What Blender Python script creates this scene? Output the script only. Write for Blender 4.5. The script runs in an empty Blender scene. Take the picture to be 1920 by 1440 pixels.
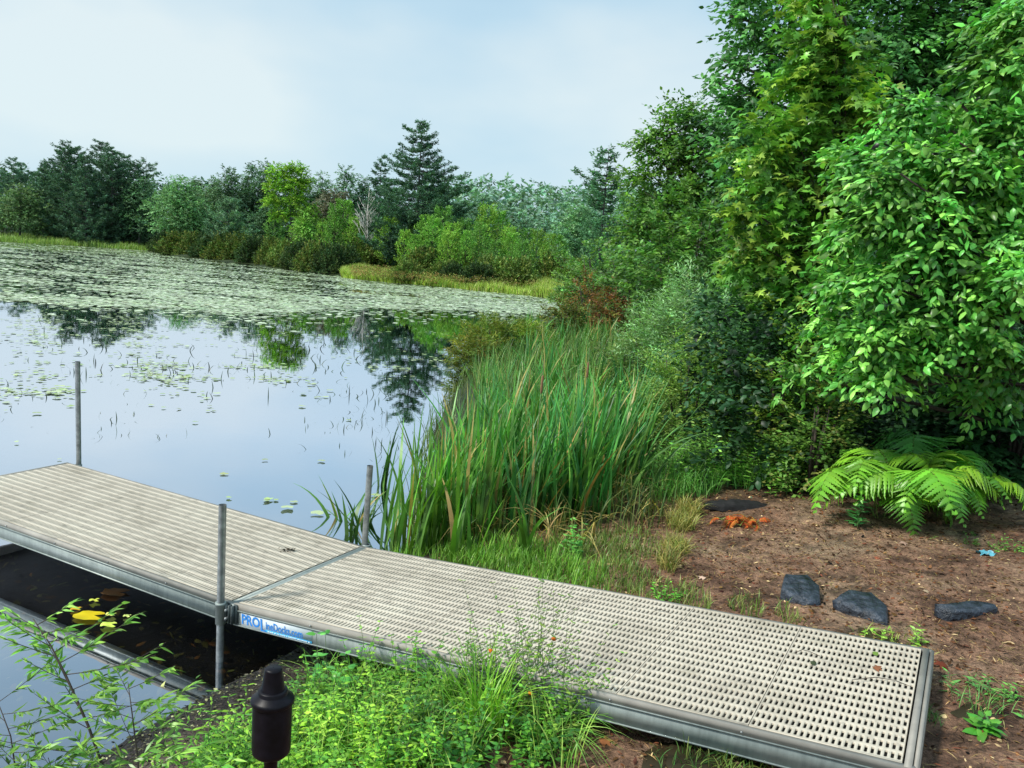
import bpy, math, random
import numpy as np
from mathutils import Vector, Matrix
rad = math.radians
random.seed(5); R = np.random.default_rng(11)
scene = bpy.context.scene
COL = scene.collection

# ------------------------------------------------------------------ camera
F, PITCH, ROLL, CAMZ = 1600.0, 0.1509, 0.070, 2.46
cp, sp, cr, sr = math.cos(PITCH), math.sin(PITCH), math.cos(ROLL), math.sin(ROLL)
FWD = Vector((0, cp, -sp)); X0 = Vector((1, 0, 0)); DN0 = Vector((0, -sp, -cp))
RIGHT = X0*cr - DN0*sr; DOWN = X0*sr + DN0*cr
cam_d = bpy.data.cameras.new('camera'); cam = bpy.data.objects.new('camera', cam_d); COL.objects.link(cam)
cam_d.sensor_width = 36; cam_d.lens = 36*F/1920; cam_d.clip_start = .05; cam_d.clip_end = 5000
m = Matrix.Identity(4)
for i in range(3):
    m[i][0] = RIGHT[i]; m[i][1] = -DOWN[i]; m[i][2] = -FWD[i]
m[2][3] = CAMZ
cam.matrix_world = m; scene.camera = cam
CAM = Vector((0, 0, CAMZ))
def ray(px, py): return FWD + RIGHT*((px-960)/F) + DOWN*((py-720)/F)
def at(px, py, Y):                      # point seen at a pixel of the photograph, Y metres ahead
    d = ray(px, py); return CAM + d*(Y/d.y)
def onz(px, py, z=0.0):
    d = ray(px, py); return CAM + d*((z-CAMZ)/d.z)

# ------------------------------------------------------------------ tagging
def tag(o, label=None, cat=None, group=None, kind=None):
    if label: o['label'] = label
    if cat: o['category'] = cat
    if group: o['group'] = group
    if kind: o['kind'] = kind
    return o
def empty(name, loc, label, cat, group=None, rz=0):
    o = bpy.data.objects.new(name, None); COL.objects.link(o)
    o.location = loc; o.rotation_euler = (0, 0, rz); o.empty_display_size = .2
    return tag(o, label, cat, group)
def dup(root, loc, rz, sc, label=None, group=None):
    r = root.copy(); COL.objects.link(r); r.location = loc; r.rotation_euler = (0, 0, rz)
    r.scale = sc if hasattr(sc, '__len__') else (sc, sc, sc)
    if label: r['label'] = label
    if group: r['group'] = group
    for ch in list(root.children):
        c = ch.copy(); COL.objects.link(c); c.parent = r
        for g in list(ch.children):
            d = g.copy(); COL.objects.link(d); d.parent = c
    return r

# ------------------------------------------------------------------ mesh builder
def nrm(a): return a/(np.linalg.norm(a, axis=-1, keepdims=True)+1e-9)
class MB:
    def __init__(s): s.V = []; s.C = []; s.F = []; s.n = 0
    def add(s, V, F, C=None):
        V = np.asarray(V, float).reshape(-1, 3)
        C = np.full((len(V), 3), .5) if C is None else np.broadcast_to(np.asarray(C, float), (len(V), 3))
        s.V.append(V); s.C.append(C)
        for f in F: s.F.append(np.asarray(f, np.int64)+s.n)
        s.n += len(V); return s
    def box(s, lo, hi, M=None, C=None):
        (x0, y0, z0), (x1, y1, z1) = lo, hi
        V = np.array([(x0,y0,z0),(x1,y0,z0),(x1,y1,z0),(x0,y1,z0),(x0,y0,z1),(x1,y0,z1),(x1,y1,z1),(x0,y1,z1)], float)
        if M is not None: V = np.array([M @ Vector(v) for v in V])
        return s.add(V, [np.array([(0,3,2,1),(4,5,6,7),(0,1,5,4),(1,2,6,5),(2,3,7,6),(3,0,4,7)])], C)
    def tube(s, P, r, k=7, C=None, cap=True):
        P = np.asarray(P, float); n = len(P); r = np.broadcast_to(np.asarray(r, float), (n,))
        T = nrm(np.gradient(P, axis=0)); up = np.array([0, 0, 1.]) if abs(T[0][2]) < .9 else np.array([1., 0, 0])
        A = nrm(np.cross(T, up)); B = np.cross(T, A)
        a = np.arange(k)*2*np.pi/k
        V = P[:, None]+r[:, None, None]*(np.cos(a)[None, :, None]*A[:, None]+np.sin(a)[None, :, None]*B[:, None])
        i = np.arange(n-1)[:, None]*k; j = np.arange(k)[None]; j2 = (j+1) % k
        Q = np.stack([i+j, i+j2, i+k+j2, i+k+j], -1).reshape(-1, 4)
        Fs = [Q]
        if cap: Fs += [np.arange(k)[None, ::-1], (np.arange(k)+(n-1)*k)[None]]
        return s.add(V, Fs, C)
    def lathe(s, prof, k=32, c=(0, 0, 0), C=None):
        a = np.arange(k)*2*np.pi/k; n = len(prof); pr = np.array(prof)
        V = np.stack([pr[:, 0:1]*np.cos(a)+c[0], pr[:, 0:1]*np.sin(a)+c[1], np.repeat(pr[:, 1:2], k, 1)+c[2]], -1)
        i = np.arange(n-1)[:, None]*k; j = np.arange(k)[None]; j2 = (j+1) % k
        return s.add(V, [np.stack([i+j, i+j2, i+k+j2, i+k+j], -1).reshape(-1, 4)], C)
    def inst(s, tpl, P, D, N, L, W, C):
        T, Fs = tpl; T = np.asarray(T, float); n = len(P)
        D = nrm(np.asarray(D, float)); N = np.asarray(N, float); N = nrm(N-(N*D).sum(-1, keepdims=True)*D); S = np.cross(N, D)
        L = np.broadcast_to(L, (n,)); W = np.broadcast_to(W, (n,)); C = np.broadcast_to(C, (n, 3))
        V = (np.asarray(P)[:, None]+T[None, :, 0:1]*L[:, None, None]*D[:, None]+T[None, :, 1:2]*W[:, None, None]*S[:, None]
             + T[None, :, 2:3]*L[:, None, None]*N[:, None])
        k = len(T)
        return s.add(V.reshape(-1, 3), [(np.asarray(f)[None]+np.arange(n)[:, None, None]*k).reshape(-1, len(f[0])) for f in Fs],
                     np.repeat(C, k, 0))
    def blades(s, P, H, W, az, lean, C, droop=.3, seg=5, C2=None, twist=0., kink=None):
        n = len(P); t = np.linspace(0, 1, seg+1); H = np.broadcast_to(H, (n,)); W = np.broadcast_to(W, (n,))
        lean = np.broadcast_to(lean, (n,)); droop = np.broadcast_to(droop, (n,))
        hd = np.stack([np.cos(az), np.sin(az), 0*az], -1)
        z = H[:, None]*(t-droop[:, None]*lean[:, None]*t**2.6); hz = H[:, None]*lean[:, None]*(.25*t+.75*t**2)
        c = P[:, None]+hd[:, None]*hz[..., None]; c = c+np.array([0, 0, 1.])*z[..., None]
        wa = az+np.pi/2+R.uniform(-1, 1, n)*(.6+twist)
        sd = np.stack([np.cos(wa), np.sin(wa), 0*wa], -1)
        w = W[:, None]*np.clip(1.02-t**2.2, .03, 1)*(.65+.35*np.minimum(1, t*4))*.5
        V = np.stack([c-sd[:, None]*w[..., None], c+sd[:, None]*w[..., None]], 2)
        i = (np.arange(n)*2*(seg+1))[:, None]+np.arange(seg)[None]*2
        Q = np.stack([i, i+1, i+3, i+2], -1).reshape(-1, 4)
        C = np.broadcast_to(C, (n, 3))[:, None]; 
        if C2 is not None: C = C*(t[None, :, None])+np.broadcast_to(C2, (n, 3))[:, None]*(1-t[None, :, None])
        C = np.broadcast_to(C, (n, seg+1, 3)); return s.add(V.reshape(-1, 3), [Q], np.repeat(C.reshape(-1, 3), 2, 0))
    def mesh(s, name, mat, smooth=False):
        V = np.concatenate(s.V); C = np.concatenate(s.C); me = bpy.data.meshes.new(name)
        loops = np.concatenate([f.ravel() for f in s.F]); ln = np.concatenate([np.full(len(f), f.shape[1]) for f in s.F])
        st = np.concatenate([[0], np.cumsum(ln)[:-1]])
        me.vertices.add(len(V)); me.vertices.foreach_set('co', V.astype(np.float32).ravel())
        me.loops.add(len(loops)); me.loops.foreach_set('vertex_index', loops.astype(np.int32))
        me.polygons.add(len(ln)); me.polygons.foreach_set('loop_start', st.astype(np.int32))
        me.polygons.foreach_set('loop_total', ln.astype(np.int32))
        if smooth: me.polygons.foreach_set('use_smooth', np.ones(len(ln), bool))
        a = me.attributes.new('Col', 'FLOAT_COLOR', 'POINT')
        a.data.foreach_set('color', np.concatenate([np.clip(C, 0, 1), np.ones((len(C), 1))], 1).astype(np.float32).ravel())
        me.update(calc_edges=True); me.materials.append(mat); return me
    def build(s, name, mat, parent=None, loc=None, smooth=False):
        o = bpy.data.objects.new(name, s.mesh(name, mat, smooth)); COL.objects.link(o)
        if parent: o.parent = parent
        if loc is not None: o.location = loc
        return o

OVATE = ([(0,0,0),(.28,-.46,-.03),(.3,0,.05),(.28,.46,-.03),(.66,-.36,-.08),(.68,0,.02),(.66,.36,-.08),(1.03,0,-.16)],
         [[(0,1,2),(0,2,3),(4,7,5),(5,7,6)], [(1,4,5,2),(2,5,6,3)]])
DIAM = ([(0,0,0),(.45,-.5,.04),(1,0,-.06),(.45,.5,.04)], [[(0,1,2,3)]])
LANCE = ([(0,0,0),(.35,-.5,0),(.7,-.3,-.05),(1,0,-.14),(.7,.3,-.05),(.35,.5,0)], [[(0,1,4,5)], [(1,2,4),(2,3,4)]])
# five lobed maple leaf, drooping lobes
MAPLE = ([(0,0,0),(.1,-.48,-.05),(.3,-.22,.01),(.55,-.52,-.09),(.58,-.16,0),(1.02,0,-.14),(.58,.16,0),(.55,.52,-.09),(.3,.22,.01),(.1,.48,-.05),(.32,0,.04)],
         [[(0,1,2),(0,2,10),(2,3,4),(2,4,10),(4,5,10),(5,6,10),(6,7,8),(6,8,10),(8,9,0),(8,0,10)]])
STAR = ([(0,0,0),(.2,-.5,0),(.38,-.12,.02),(.75,-.36,-.04),(1,0,-.1),(.75,.36,-.04),(.38,.12,.02),(.2,.5,0)],
        [[(0,1,2,6),(0,6,7,7)][:1], [(0,6,7),(2,3,4),(2,4,6),(4,5,6)]])

# ------------------------------------------------------------------ materials
def newmat(name):
    mt = bpy.data.materials.new(name); mt.use_nodes = True; nt = mt.node_tree
    for n in list(nt.nodes): nt.nodes.remove(n)
    out = nt.nodes.new('ShaderNodeOutputMaterial'); return mt, nt, out
def N(nt, t, **k):
    n = nt.nodes.new(t)
    for a, v in k.items():
        if a.startswith('i_'): n.inputs[a[2:].replace('_', ' ')].default_value = v
        else: setattr(n, a, v)
    return n
def L(nt, a, b): nt.links.new(a, b)
def pos(nt): return N(nt, 'ShaderNodeNewGeometry').outputs['Position']
def noise(nt, vec, scale, detail=4, rough=.6, **k):
    n = N(nt, 'ShaderNodeTexNoise'); n.inputs['Scale'].default_value = scale; n.inputs['Detail'].default_value = detail
    n.inputs['Roughness'].default_value = rough
    if vec is not None: L(nt, vec, n.inputs['Vector'])
    return n.outputs['Fac']
def ramp(nt, fac, stops):
    r = N(nt, 'ShaderNodeValToRGB'); e = r.color_ramp.elements
    while len(e) < len(stops): e.new(.5)
    for i, (p, c) in enumerate(stops):
        e[i].position = p; e[i].color = (*c, 1) if hasattr(c, '__len__') else (c, c, c, 1)
    L(nt, fac, r.inputs['Fac']); return r.outputs['Color']
def mixc(nt, f, a, b, mode='MIX'):
    x = N(nt, 'ShaderNodeMix', data_type='RGBA', blend_type=mode)
    for s_, v in (('Factor', f), ('A', a), ('B', b)):
        i = [q for q in x.inputs if q.name == s_ and (q.type == 'VALUE' if s_ == 'Factor' else q.type == 'RGBA')][0]
        if isinstance(v, bpy.types.NodeSocket): L(nt, v, i)
        else: i.default_value = v if s_ == 'Factor' else (*v, 1)
    return [q for q in x.outputs if q.type == 'RGBA'][0]
def bump(nt, h, strength, dist):
    b = N(nt, 'ShaderNodeBump'); b.inputs['Strength'].default_value = strength; b.inputs['Distance'].default_value = dist
    L(nt, h, b.inputs['Height']); return b.outputs['Normal']
def leafmat(name, rough=.45, spec=.35, trans=.3, nscale=3.0, lo=.5, hi=1.38):
    mt, nt, out = newmat(name)
    a = N(nt, 'ShaderNodeAttribute', attribute_name='Col')
    c = mixc(nt, 1.0, a.outputs['Color'], ramp(nt, noise(nt, pos(nt), nscale, 3), [(.3, lo), (.7, hi)]), 'MULTIPLY')
    p = N(nt, 'ShaderNodeBsdfPrincipled'); p.inputs['Roughness'].default_value = rough; p.inputs['Specular IOR Level'].default_value = spec
    L(nt, c, p.inputs['Base Color'])
    t = N(nt, 'ShaderNodeBsdfTranslucent'); L(nt, mixc(nt, 1.0, c, (1.1, 1.25, .55), 'MULTIPLY'), t.inputs['Color'])
    x = N(nt, 'ShaderNodeMixShader'); x.inputs['Fac'].default_value = trans
    L(nt, p.outputs[0], x.inputs[1]); L(nt, t.outputs[0], x.inputs[2]); L(nt, x.outputs[0], out.inputs['Surface']); return mt
M_leaf = leafmat('leaf_foliage'); M_gloss = leafmat('glossy_leaf', .36, .4, .25, 2.0)
M_far = leafmat('distant_foliage', .7, .15, .2, .35, .7, 1.3); M_blade = leafmat('reed_blade', .42, .4, .25, 2.5)
M_litter = leafmat('dry_litter', .8, .15, .1, 9.0)
def simple(name, base, rough=.6, metal=0, nscale=20, lo=.7, hi=1.25, bmp=.0, bd=.002, spec=.5, stretch=None):
    mt, nt, out = newmat(name); g = N(nt, 'ShaderNodeTexCoord').outputs['Object']
    if stretch:
        mp = N(nt, 'ShaderNodeMapping'); mp.inputs['Scale'].default_value = stretch; L(nt, g, mp.inputs['Vector']); g = mp.outputs[0]
    nz = noise(nt, g, nscale, 5)
    p = N(nt, 'ShaderNodeBsdfPrincipled'); p.inputs['Roughness'].default_value = rough; p.inputs['Metallic'].default_value = metal
    p.inputs['Specular IOR Level'].default_value = spec
    L(nt, mixc(nt, 1.0, base, ramp(nt, nz, [(.3, lo), (.72, hi)]), 'MULTIPLY'), p.inputs['Base Color'])
    if bmp: L(nt, bump(nt, nz, bmp, bd), p.inputs['Normal'])
    L(nt, p.outputs[0], out.inputs['Surface']); return mt
M_bark = simple('bark', (.075, .06, .05), .9, 0, 9, .5, 1.5, .8, .01, .2, (1, 1, .25))
M_barkfar = simple('distant_bark', (.07, .07, .065), .9, 0, 3, .6, 1.4)
M_white = simple('bleached_wood', (.62, .60, .55), .8, 0, 3, .7, 1.15)
M_stem = simple('green_stem', (.10, .16, .05), .6, 0, 30)
M_twig = simple('brown_twig', (.06, .045, .035), .8, 0, 40, .6, 1.4)
def gratemat():
    mt, nt, out = newmat('grey_plastic_grate'); g = N(nt, 'ShaderNodeTexCoord').outputs['Object']
    c = mixc(nt, 1.0, ramp(nt, noise(nt, g, 1.7, 5, .65), [(.32, (.41, .36, .28)), (.5, (.54, .48, .385)), (.7, (.59, .535, .43))]), ramp(nt, noise(nt, g, 14, 6, .75), [(.28, .55), (.48, 1.0)]), 'MULTIPLY')
    c = mixc(nt, ramp(nt, noise(nt, g, 4.3, 3, .5), [(.60, 0.0), (.72, .35)]), c, (.22, .20, .13))
    p = N(nt, 'ShaderNodeBsdfPrincipled'); p.inputs['Roughness'].default_value = .6; L(nt, c, p.inputs['Base Color']); L(nt, p.outputs[0], out.inputs['Surface']); return mt
M_grate = gratemat()
def alu():
    mt, nt, out = newmat('weathered_aluminium'); g = N(nt, 'ShaderNodeTexCoord').outputs['Object']
    n1 = noise(nt, g, 3.0, 6, .7); mp = N(nt, 'ShaderNodeMapping'); mp.inputs['Scale'].default_value = (14, 14, 2); L(nt, g, mp.inputs['Vector'])
    n2 = noise(nt, mp.outputs[0], 3, 5, .7)
    c = mixc(nt, 1.0, ramp(nt, n1, [(.3, (.21, .25, .235)), (.7, (.37, .415, .39))]), ramp(nt, n2, [(.25, .75), (.6, 1.05)]), 'MULTIPLY')
    p = N(nt, 'ShaderNodeBsdfPrincipled'); p.inputs['Metallic'].default_value = .25; p.inputs['Roughness'].default_value = .5
    L(nt, c, p.inputs['Base Color']); L(nt, p.outputs[0], out.inputs['Surface']); return mt
M_alu = alu()
M_galv = simple('galvanised_steel', (.30, .32, .32), .45, .6, 25, .6, 1.3, .1, .001)
M_dark = simple('dark_fitting', (.10, .12, .12), .5, .5, 30, .5, 1.6)
M_black = simple('black_enamel', (.0035, .003, .005), .42, 0, 22, .3, 3.0, .2, .003, .2)
M_trim = simple('weathered_beige_trim', (.33, .31, .27), .6, .1, 5, .7, 1.15)
M_shade_plate = simple('shade_plate_dark', (.03, .032, .03), .8, 0, 5, .6, 1.4)
M_blue = simple('decal_blue', (.01, .22, .66), .5, 0, 12, .9, 1.1)
M_cyan = simple('decal_light_blue', (.05, .42, .78), .5, 0, 12, .9, 1.1)
M_whiteink = simple('decal_white', (.8, .85, .88), .5, 0, 12, .9, 1.05)
M_rock = simple('wet_slate', (.020, .026, .036), .4, 0, 17, .25, 3.0, 1.0, .035, .5)
M_char = simple('charred_wood', (.012, .012, .012), .7, 0, 14, .4, 2.0, .8, .02, .3, (.3, 1, 1))

# ------------------------------------------------------------------ terrain
shore_px = [(-900,1640),(40,1520),(150,1440),(250,1375),(360,1325),(450,1270),(560,1215),(640,1130),(705,1075),(770,1030),(800,960),(800,880),(815,800),
            (850,745),(885,700),(905,660),(960,625),(1020,598),(1062,578),(1056,561),(1000,554),(850,539),(700,526),(630,517),(560,509),(420,491),(305,478),(286,466),(150,459),(0,451),(-500,420)]
SH = [onz(*p)[:2] for p in shore_px]
POLY = np.array([tuple(v) for v in SH]+[(-900, SH[-1][1]+60), (-900, 1500), (1500, 1500), (1500, -300), (-30, -300), (-30, SH[0][1])])
POLY[0] = (-30, SH[0][1]-0.0)
def signed(x, y):
    P = np.stack([x, y], -1).reshape(-1, 2); A = POLY; B = np.roll(POLY, -1, 0)
    d2 = np.full(len(P), 1e18); ins = np.zeros(len(P), bool)
    for a, b in zip(A, B):
        ab = b-a; t = np.clip(((P-a)@ab)/(ab@ab+1e-12), 0, 1); q = P-a-t[:, None]*ab; d2 = np.minimum(d2, (q*q).sum(1))
        c = ((a[1] > P[:, 1]) != (b[1] > P[:, 1])); ins ^= c & (P[:, 0] < (b[0]-a[0])*(P[:, 1]-a[1])/(b[1]-a[1]+1e-12)+a[0])
    return (np.sqrt(d2)*np.where(ins, 1, -1)).reshape(np.shape(x))
def wob(x, y, s, k=0):
    return (np.sin(x*s*1.3+y*s*.7+k)+np.sin(-x*s*.8+y*s*1.9+1.7+k)*.8+np.sin(x*s*2.9+y*s*2.3+.4*k)*.45+np.sin(x*s*4.7-y*s*5.1+k)*.25)/2.5
def H(x, y):
    x = np.asarray(x, float); y = np.asarray(y, float); sd = signed(x, y)
    land = .86*(1-np.exp(-np.maximum(sd, 0)/4.0)); wet = -.75*(1-np.exp(np.minimum(sd, 0)/2.6))
    far = np.clip((y-25)/40, 0, 1); land = land*(1-.4*far)
    hill = np.clip((y-150)/200, 0, 1)**1.2*6
    near = np.exp(-(np.maximum(0, np.hypot(x-1, y-4)-7)/6)**2)
    b = wob(x, y, 1.7)*.026+wob(x, y, 5.3, 2)*.015*near+wob(x, y, 13, 4)*.008*near+wob(x, y, 31, 1)*.0045*near
    return np.where(sd > 0, land+hill, wet)+b*np.clip(.35+np.abs(sd)*.8, 0, 1)
def h1(x, y): return float(H(np.array([x]), np.array([y]))[0])
def ground(px, py):
    z = .3
    for _ in range(14):
        p = onz(px, py, z); z = .5*z+.5*h1(p.x, p.y)
    p = onz(px, py, z); return Vector((p.x, p.y, h1(p.x, p.y)))
def axis(lo, hi, a, b, step):
    c = list(np.arange(a, b, step)); s = step; v = b
    while v < hi: c.append(v); s *= 1.09; v += s
    c.append(hi); s = step; v = a
    while v > lo: s *= 1.09; v -= s; c.insert(0, max(v, lo))
    return np.array(sorted(set(np.round(c, 4))))
gx = axis(-1500, 1500, -4.5, 5.5, .05); gy = axis(-60, 2200, 1.6, 9, .05)
XX, YY = np.meshgrid(gx, gy); ZZ = H(XX, YY)
b = MB(); nx, ny = len(gx), len(gy); i = np.arange(ny-1)[:, None]*nx+np.arange(nx-1)[None]
b.add(np.stack([XX, YY, ZZ], -1), [np.stack([i, i+1, i+1+nx, i+nx], -1).reshape(-1, 4)])
def groundmat():
    mt, nt, out = newmat('earth'); g = pos(nt)
    n1, n2, n3 = noise(nt, g, 1.1, 5, .6), noise(nt, g, 9, 6, .7), noise(nt, g, 55, 4, .7)
    n4 = noise(nt, g, 3.2, 5, .65)
    c = ramp(nt, n1, [(.3, (.16, .08, .052)), (.5, (.33, .19, .12)), (.72, (.46, .34, .22))])
    c = mixc(nt, 1.0, c, ramp(nt, n4, [(.36, .42), (.5, 1.0), (.7, 1.15)]), 'MULTIPLY'); c = mixc(nt, 1.0, c, ramp(nt, n2, [(.3, .25), (.5, .9), (.72, 1.5)]), 'MULTIPLY')
    c = mixc(nt, 1.0, c, ramp(nt, n3, [(.3, .45), (.6, 1.25)]), 'MULTIPLY')
    sx = N(nt, 'ShaderNodeSeparateXYZ'); L(nt, g, sx.inputs[0])
    mr = N(nt, 'ShaderNodeMapRange'); mr.inputs[1].default_value = .02; mr.inputs[2].default_value = .26; L(nt, sx.outputs['Z'], mr.inputs[0])
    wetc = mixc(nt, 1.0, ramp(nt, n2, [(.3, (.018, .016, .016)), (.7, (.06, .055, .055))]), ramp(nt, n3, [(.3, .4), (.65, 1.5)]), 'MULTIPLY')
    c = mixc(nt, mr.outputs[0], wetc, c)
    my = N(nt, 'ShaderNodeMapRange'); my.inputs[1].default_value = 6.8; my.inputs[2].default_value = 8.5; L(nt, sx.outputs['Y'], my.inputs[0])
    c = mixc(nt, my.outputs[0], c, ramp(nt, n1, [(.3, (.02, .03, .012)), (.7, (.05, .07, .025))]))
    mu = N(nt, 'ShaderNodeMapRange'); mu.inputs[1].default_value = -.35; mu.inputs[2].default_value = .02; mu.inputs[3].default_value = .12; L(nt, sx.outputs['Z'], mu.inputs[0]); c = mixc(nt, 1.0, c, mu.outputs[0], 'MULTIPLY')  # bed colour darkened with depth, standing in for light absorbed by water
    p = N(nt, 'ShaderNodeBsdfPrincipled'); p.inputs['Specular IOR Level'].default_value = .25; L(nt, c, p.inputs['Base Color'])
    rr = N(nt, 'ShaderNodeMapRange'); rr.inputs[3].default_value = .35; rr.inputs[4].default_value = .9; L(nt, mr.outputs[0], rr.inputs[0]); L(nt, rr.outputs[0], p.inputs['Roughness'])
    ad = N(nt, 'ShaderNodeMath', operation='ADD'); L(nt, n2, ad.inputs[0]); L(nt, n3, ad.inputs[1])
    L(nt, bump(nt, ad.outputs[0], 1.0, .035), p.inputs['Normal']); L(nt, p.outputs[0], out.inputs['Surface']); return mt
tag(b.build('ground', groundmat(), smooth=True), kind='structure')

def watermat():
    mt, nt, out = newmat('pond_water'); g = pos(nt)
    mp = N(nt, 'ShaderNodeMapping'); mp.inputs['Scale'].default_value = (1, 1.6, 1); L(nt, g, mp.inputs['Vector'])
    n = noise(nt, mp.outputs[0], 1.6, 3, .55); n2 = noise(nt, mp.outputs[0], 9, 2, .5)
    a = N(nt, 'ShaderNodeMath', operation='MULTIPLY_ADD'); L(nt, n2, a.inputs[0]); a.inputs[1].default_value = .12; L(nt, n, a.inputs[2])
    nm = bump(nt, a.outputs[0], .10, .006)
    gl = N(nt, 'ShaderNodeBsdfGlossy'); gl.inputs['Roughness'].default_value = .008; gl.inputs['Color'].default_value = (.86, .89, .97, 1); L(nt, nm, gl.inputs['Normal'])
    tr = N(nt, 'ShaderNodeBsdfTransparent'); tr.inputs['Color'].default_value = (.34, .31, .22, 1)
    lw = N(nt, 'ShaderNodeLayerWeight'); lw.inputs['Blend'].default_value = .5
    mr = N(nt, 'ShaderNodeMapRange'); mr.inputs[1].default_value = .25; mr.inputs[2].default_value = .78; mr.inputs[3].default_value = .08; mr.inputs[4].default_value = .95
    L(nt, lw.outputs['Facing'], mr.inputs[0])
    x = N(nt, 'ShaderNodeMixShader'); L(nt, mr.outputs[0], x.inputs[0]); L(nt, tr.outputs[0], x.inputs[1]); L(nt, gl.outputs[0], x.inputs[2])
    L(nt, x.outputs[0], out.inputs['Surface']); return mt
b = MB(); b.add([(-1400,-50,0),(300,-50,0),(300,400,0),(-1400,400,0)], [np.array([(0,1,2,3)])])
tag(b.build('pond_water', watermat()), kind='structure')

# ------------------------------------------------------------------ dock
yaw = -0.4925; LG = Vector((math.cos(yaw), math.sin(yaw), 0)); CR = Vector((-math.sin(yaw), math.cos(yaw), 0))
DZ = CAMZ-2.0998; J0 = Vector((-1.5234, 4.6718, DZ)); DW = 1.22
S1, S2, L1, L2 = 0.0031, 0.0806, 3.3247, 3.5687
dock = empty('dock', J0, 'grey plastic grate dock on an aluminium frame reaching from the bank over the pond', 'dock')
def frame_mat(sec):                                    # local: x along section away from joint, y across, z up
    d = (-LG*math.cos(S1)+Vector((0, 0, math.sin(S1)))) if sec == 1 else (LG*math.cos(S2)+Vector((0, 0, math.sin(S2))))
    yv = CR; zv = d.cross(yv) if sec == 2 else yv.cross(d)
    M = Matrix.Identity(4)
    for k in range(3): M[k][0] = d[k]; M[k][1] = yv[k]; M[k][2] = zv[k]
    return M
def grate(M, x0, x1):
    b = MB(); nc, nr = 24, 16; Y0, Y1 = .028, DW-.028; px = (x1-x0)/nc; py = (Y1-Y0)/nr
    ii, jj = np.meshgrid(np.arange(nc), np.arange(nr), indexing='ij'); ii = ii.ravel(); jj = jj.ravel()
    ox = x0+ii*px; oy = Y0+jj*py; hx, hy = px*.245, py*.35; cxm, cym = px/2, py/2; c = px*.13
    outer = [(0,0),(cxm,0),(px,0),(px,cym),(px,py),(cxm,py),(0,py),(0,cym)]
    hole = [(cxm-hx+c,cym-hy),(cxm,cym-hy-.0008),(cxm+hx-c,cym-hy),(cxm+hx,cym-hy+c),(cxm+hx,cym+hy-c),(cxm+hx-c,cym+hy),(cxm,cym+hy+.0008),(cxm-hx+c,cym+hy),(cxm-hx,cym+hy-c),(cxm-hx,cym-hy+c)]
    out10 = [(0,0),(cxm,0),(px,0),(px,py*.2),(px,py*.8),(px,py),(cxm,py),(0,py),(0,py*.8),(0,py*.2)]
    n = len(ii); zt = 0.0
    def lay(pts, z, sc=1.0): return np.stack([np.stack([ox+(p[0]-cxm)*sc+cxm, oy+(p[1]-cym)*sc+cym, np.full(n, z)], -1) for p in pts], 1)
    V = np.concatenate([lay(out10, zt), lay(hole, zt, 1.06), lay(hole, zt-.0025), lay(hole, zt-.009, .97), lay(out10, zt-.009)], 1)
    base = np.arange(n)[:, None]*50; Fs = []
    for a_, b_ in ((0, 10), (10, 20), (20, 30)):
        for k in range(10):
            k2 = (k+1) % 10; Fs.append(np.concatenate([base+a_+k, base+a_+k2, base+b_+k2, base+b_+k], 1))
    V = V.reshape(-1, 3); Mn = np.array(M)[:3, :3]; V = V@Mn.T
    b.add(V, Fs); e = .0012; b.box((x0, Y0, -.034), (x0+.003, Y1, -.0095), M); b.box((x1-.003, Y0, -.034), (x1, Y1, -.0095), M)
    for lo, hi in (((x0, Y0-.006, -.034), (x1, Y0-.0005, .0005)), ((x0, Y1+.0005, -.034), (x1, Y1+.006, .0005))): b.box(lo, hi, M)
    return b
rails = {}
for sec, Ls in ((1, L1), (2, L2)):
    M = frame_mat(sec); off = .03; n = 6; w = (Ls-off-.035)/n
    for k in range(n):
        grate(M, off+k*w+.0015, off+(k+1)*w-.0015).build('deck_panel', M_grate, dock)
    b = MB(); b.box((.03, .03, -.062), (Ls-.03, DW-.03, -.056), M); b.build('shade_plate', M_shade_plate, dock)  # added dark plate, blocks light and view through the grate slots
    for y0, sg in ((0, -1), (DW, 1)):
        b = MB(); ylo, yhi = (y0-.004, y0+.022) if sg < 0 else (y0-.022, y0+.004)
        b.box((.004, ylo, -.036), (Ls+.01, yhi, -.003), M); tr_ = b.build('edge_trim', M_trim, dock); b = MB()
        e0, e1 = (y0-.010, y0+.004) if sg < 0 else (y0-.004, y0+.010)
        b.box((.004, e0, -.041), (Ls+.012, e1, -.0365), M)                       # ridge
        f0, f1 = (y0-.002, y0+.012) if sg < 0 else (y0-.012, y0+.002)
        b.box((.004, f0, -.124), (Ls+.01, f1, -.0415), M)
        b.box((.004, f0+(-.006 if sg < 0 else -.02), -.130), (Ls+.01, f1+(.02 if sg < 0 else .006), -.1245), M)
        rails[sec, sg] = b.build('side_rail', M_alu, dock)
    b = MB(); 
    b.box((.0, .0, -.125), (.026, DW, -.004), M); b.build('end_rail', M_alu, dock)
    b = MB(); pts = [Vector((Ls+.012, y_, -.018)) for y_ in (-.01, DW*.5, DW+.01)]
    b.tube([M@p for p in pts], .010, 12); b.box((Ls-.028, -.003, -.125), (Ls+.022, DW+.003, -.0345), M); b.box((Ls-.028, 0, -.033), (Ls-.0005, DW, -.001), M)
    b.build('end_rail', M_trim, dock, smooth=False)
    for k in range(6):
        c = M@Vector((off+(k+1)*w-.02, -.0065, -.022)); d = M.to_3x3()@Vector((0, -1, 0))
        b = MB(); b.tube([c, c+d*.004, c+d*.007], [.006, .006, .003], 8); b.build('bolt', M_galv, dock)
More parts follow.
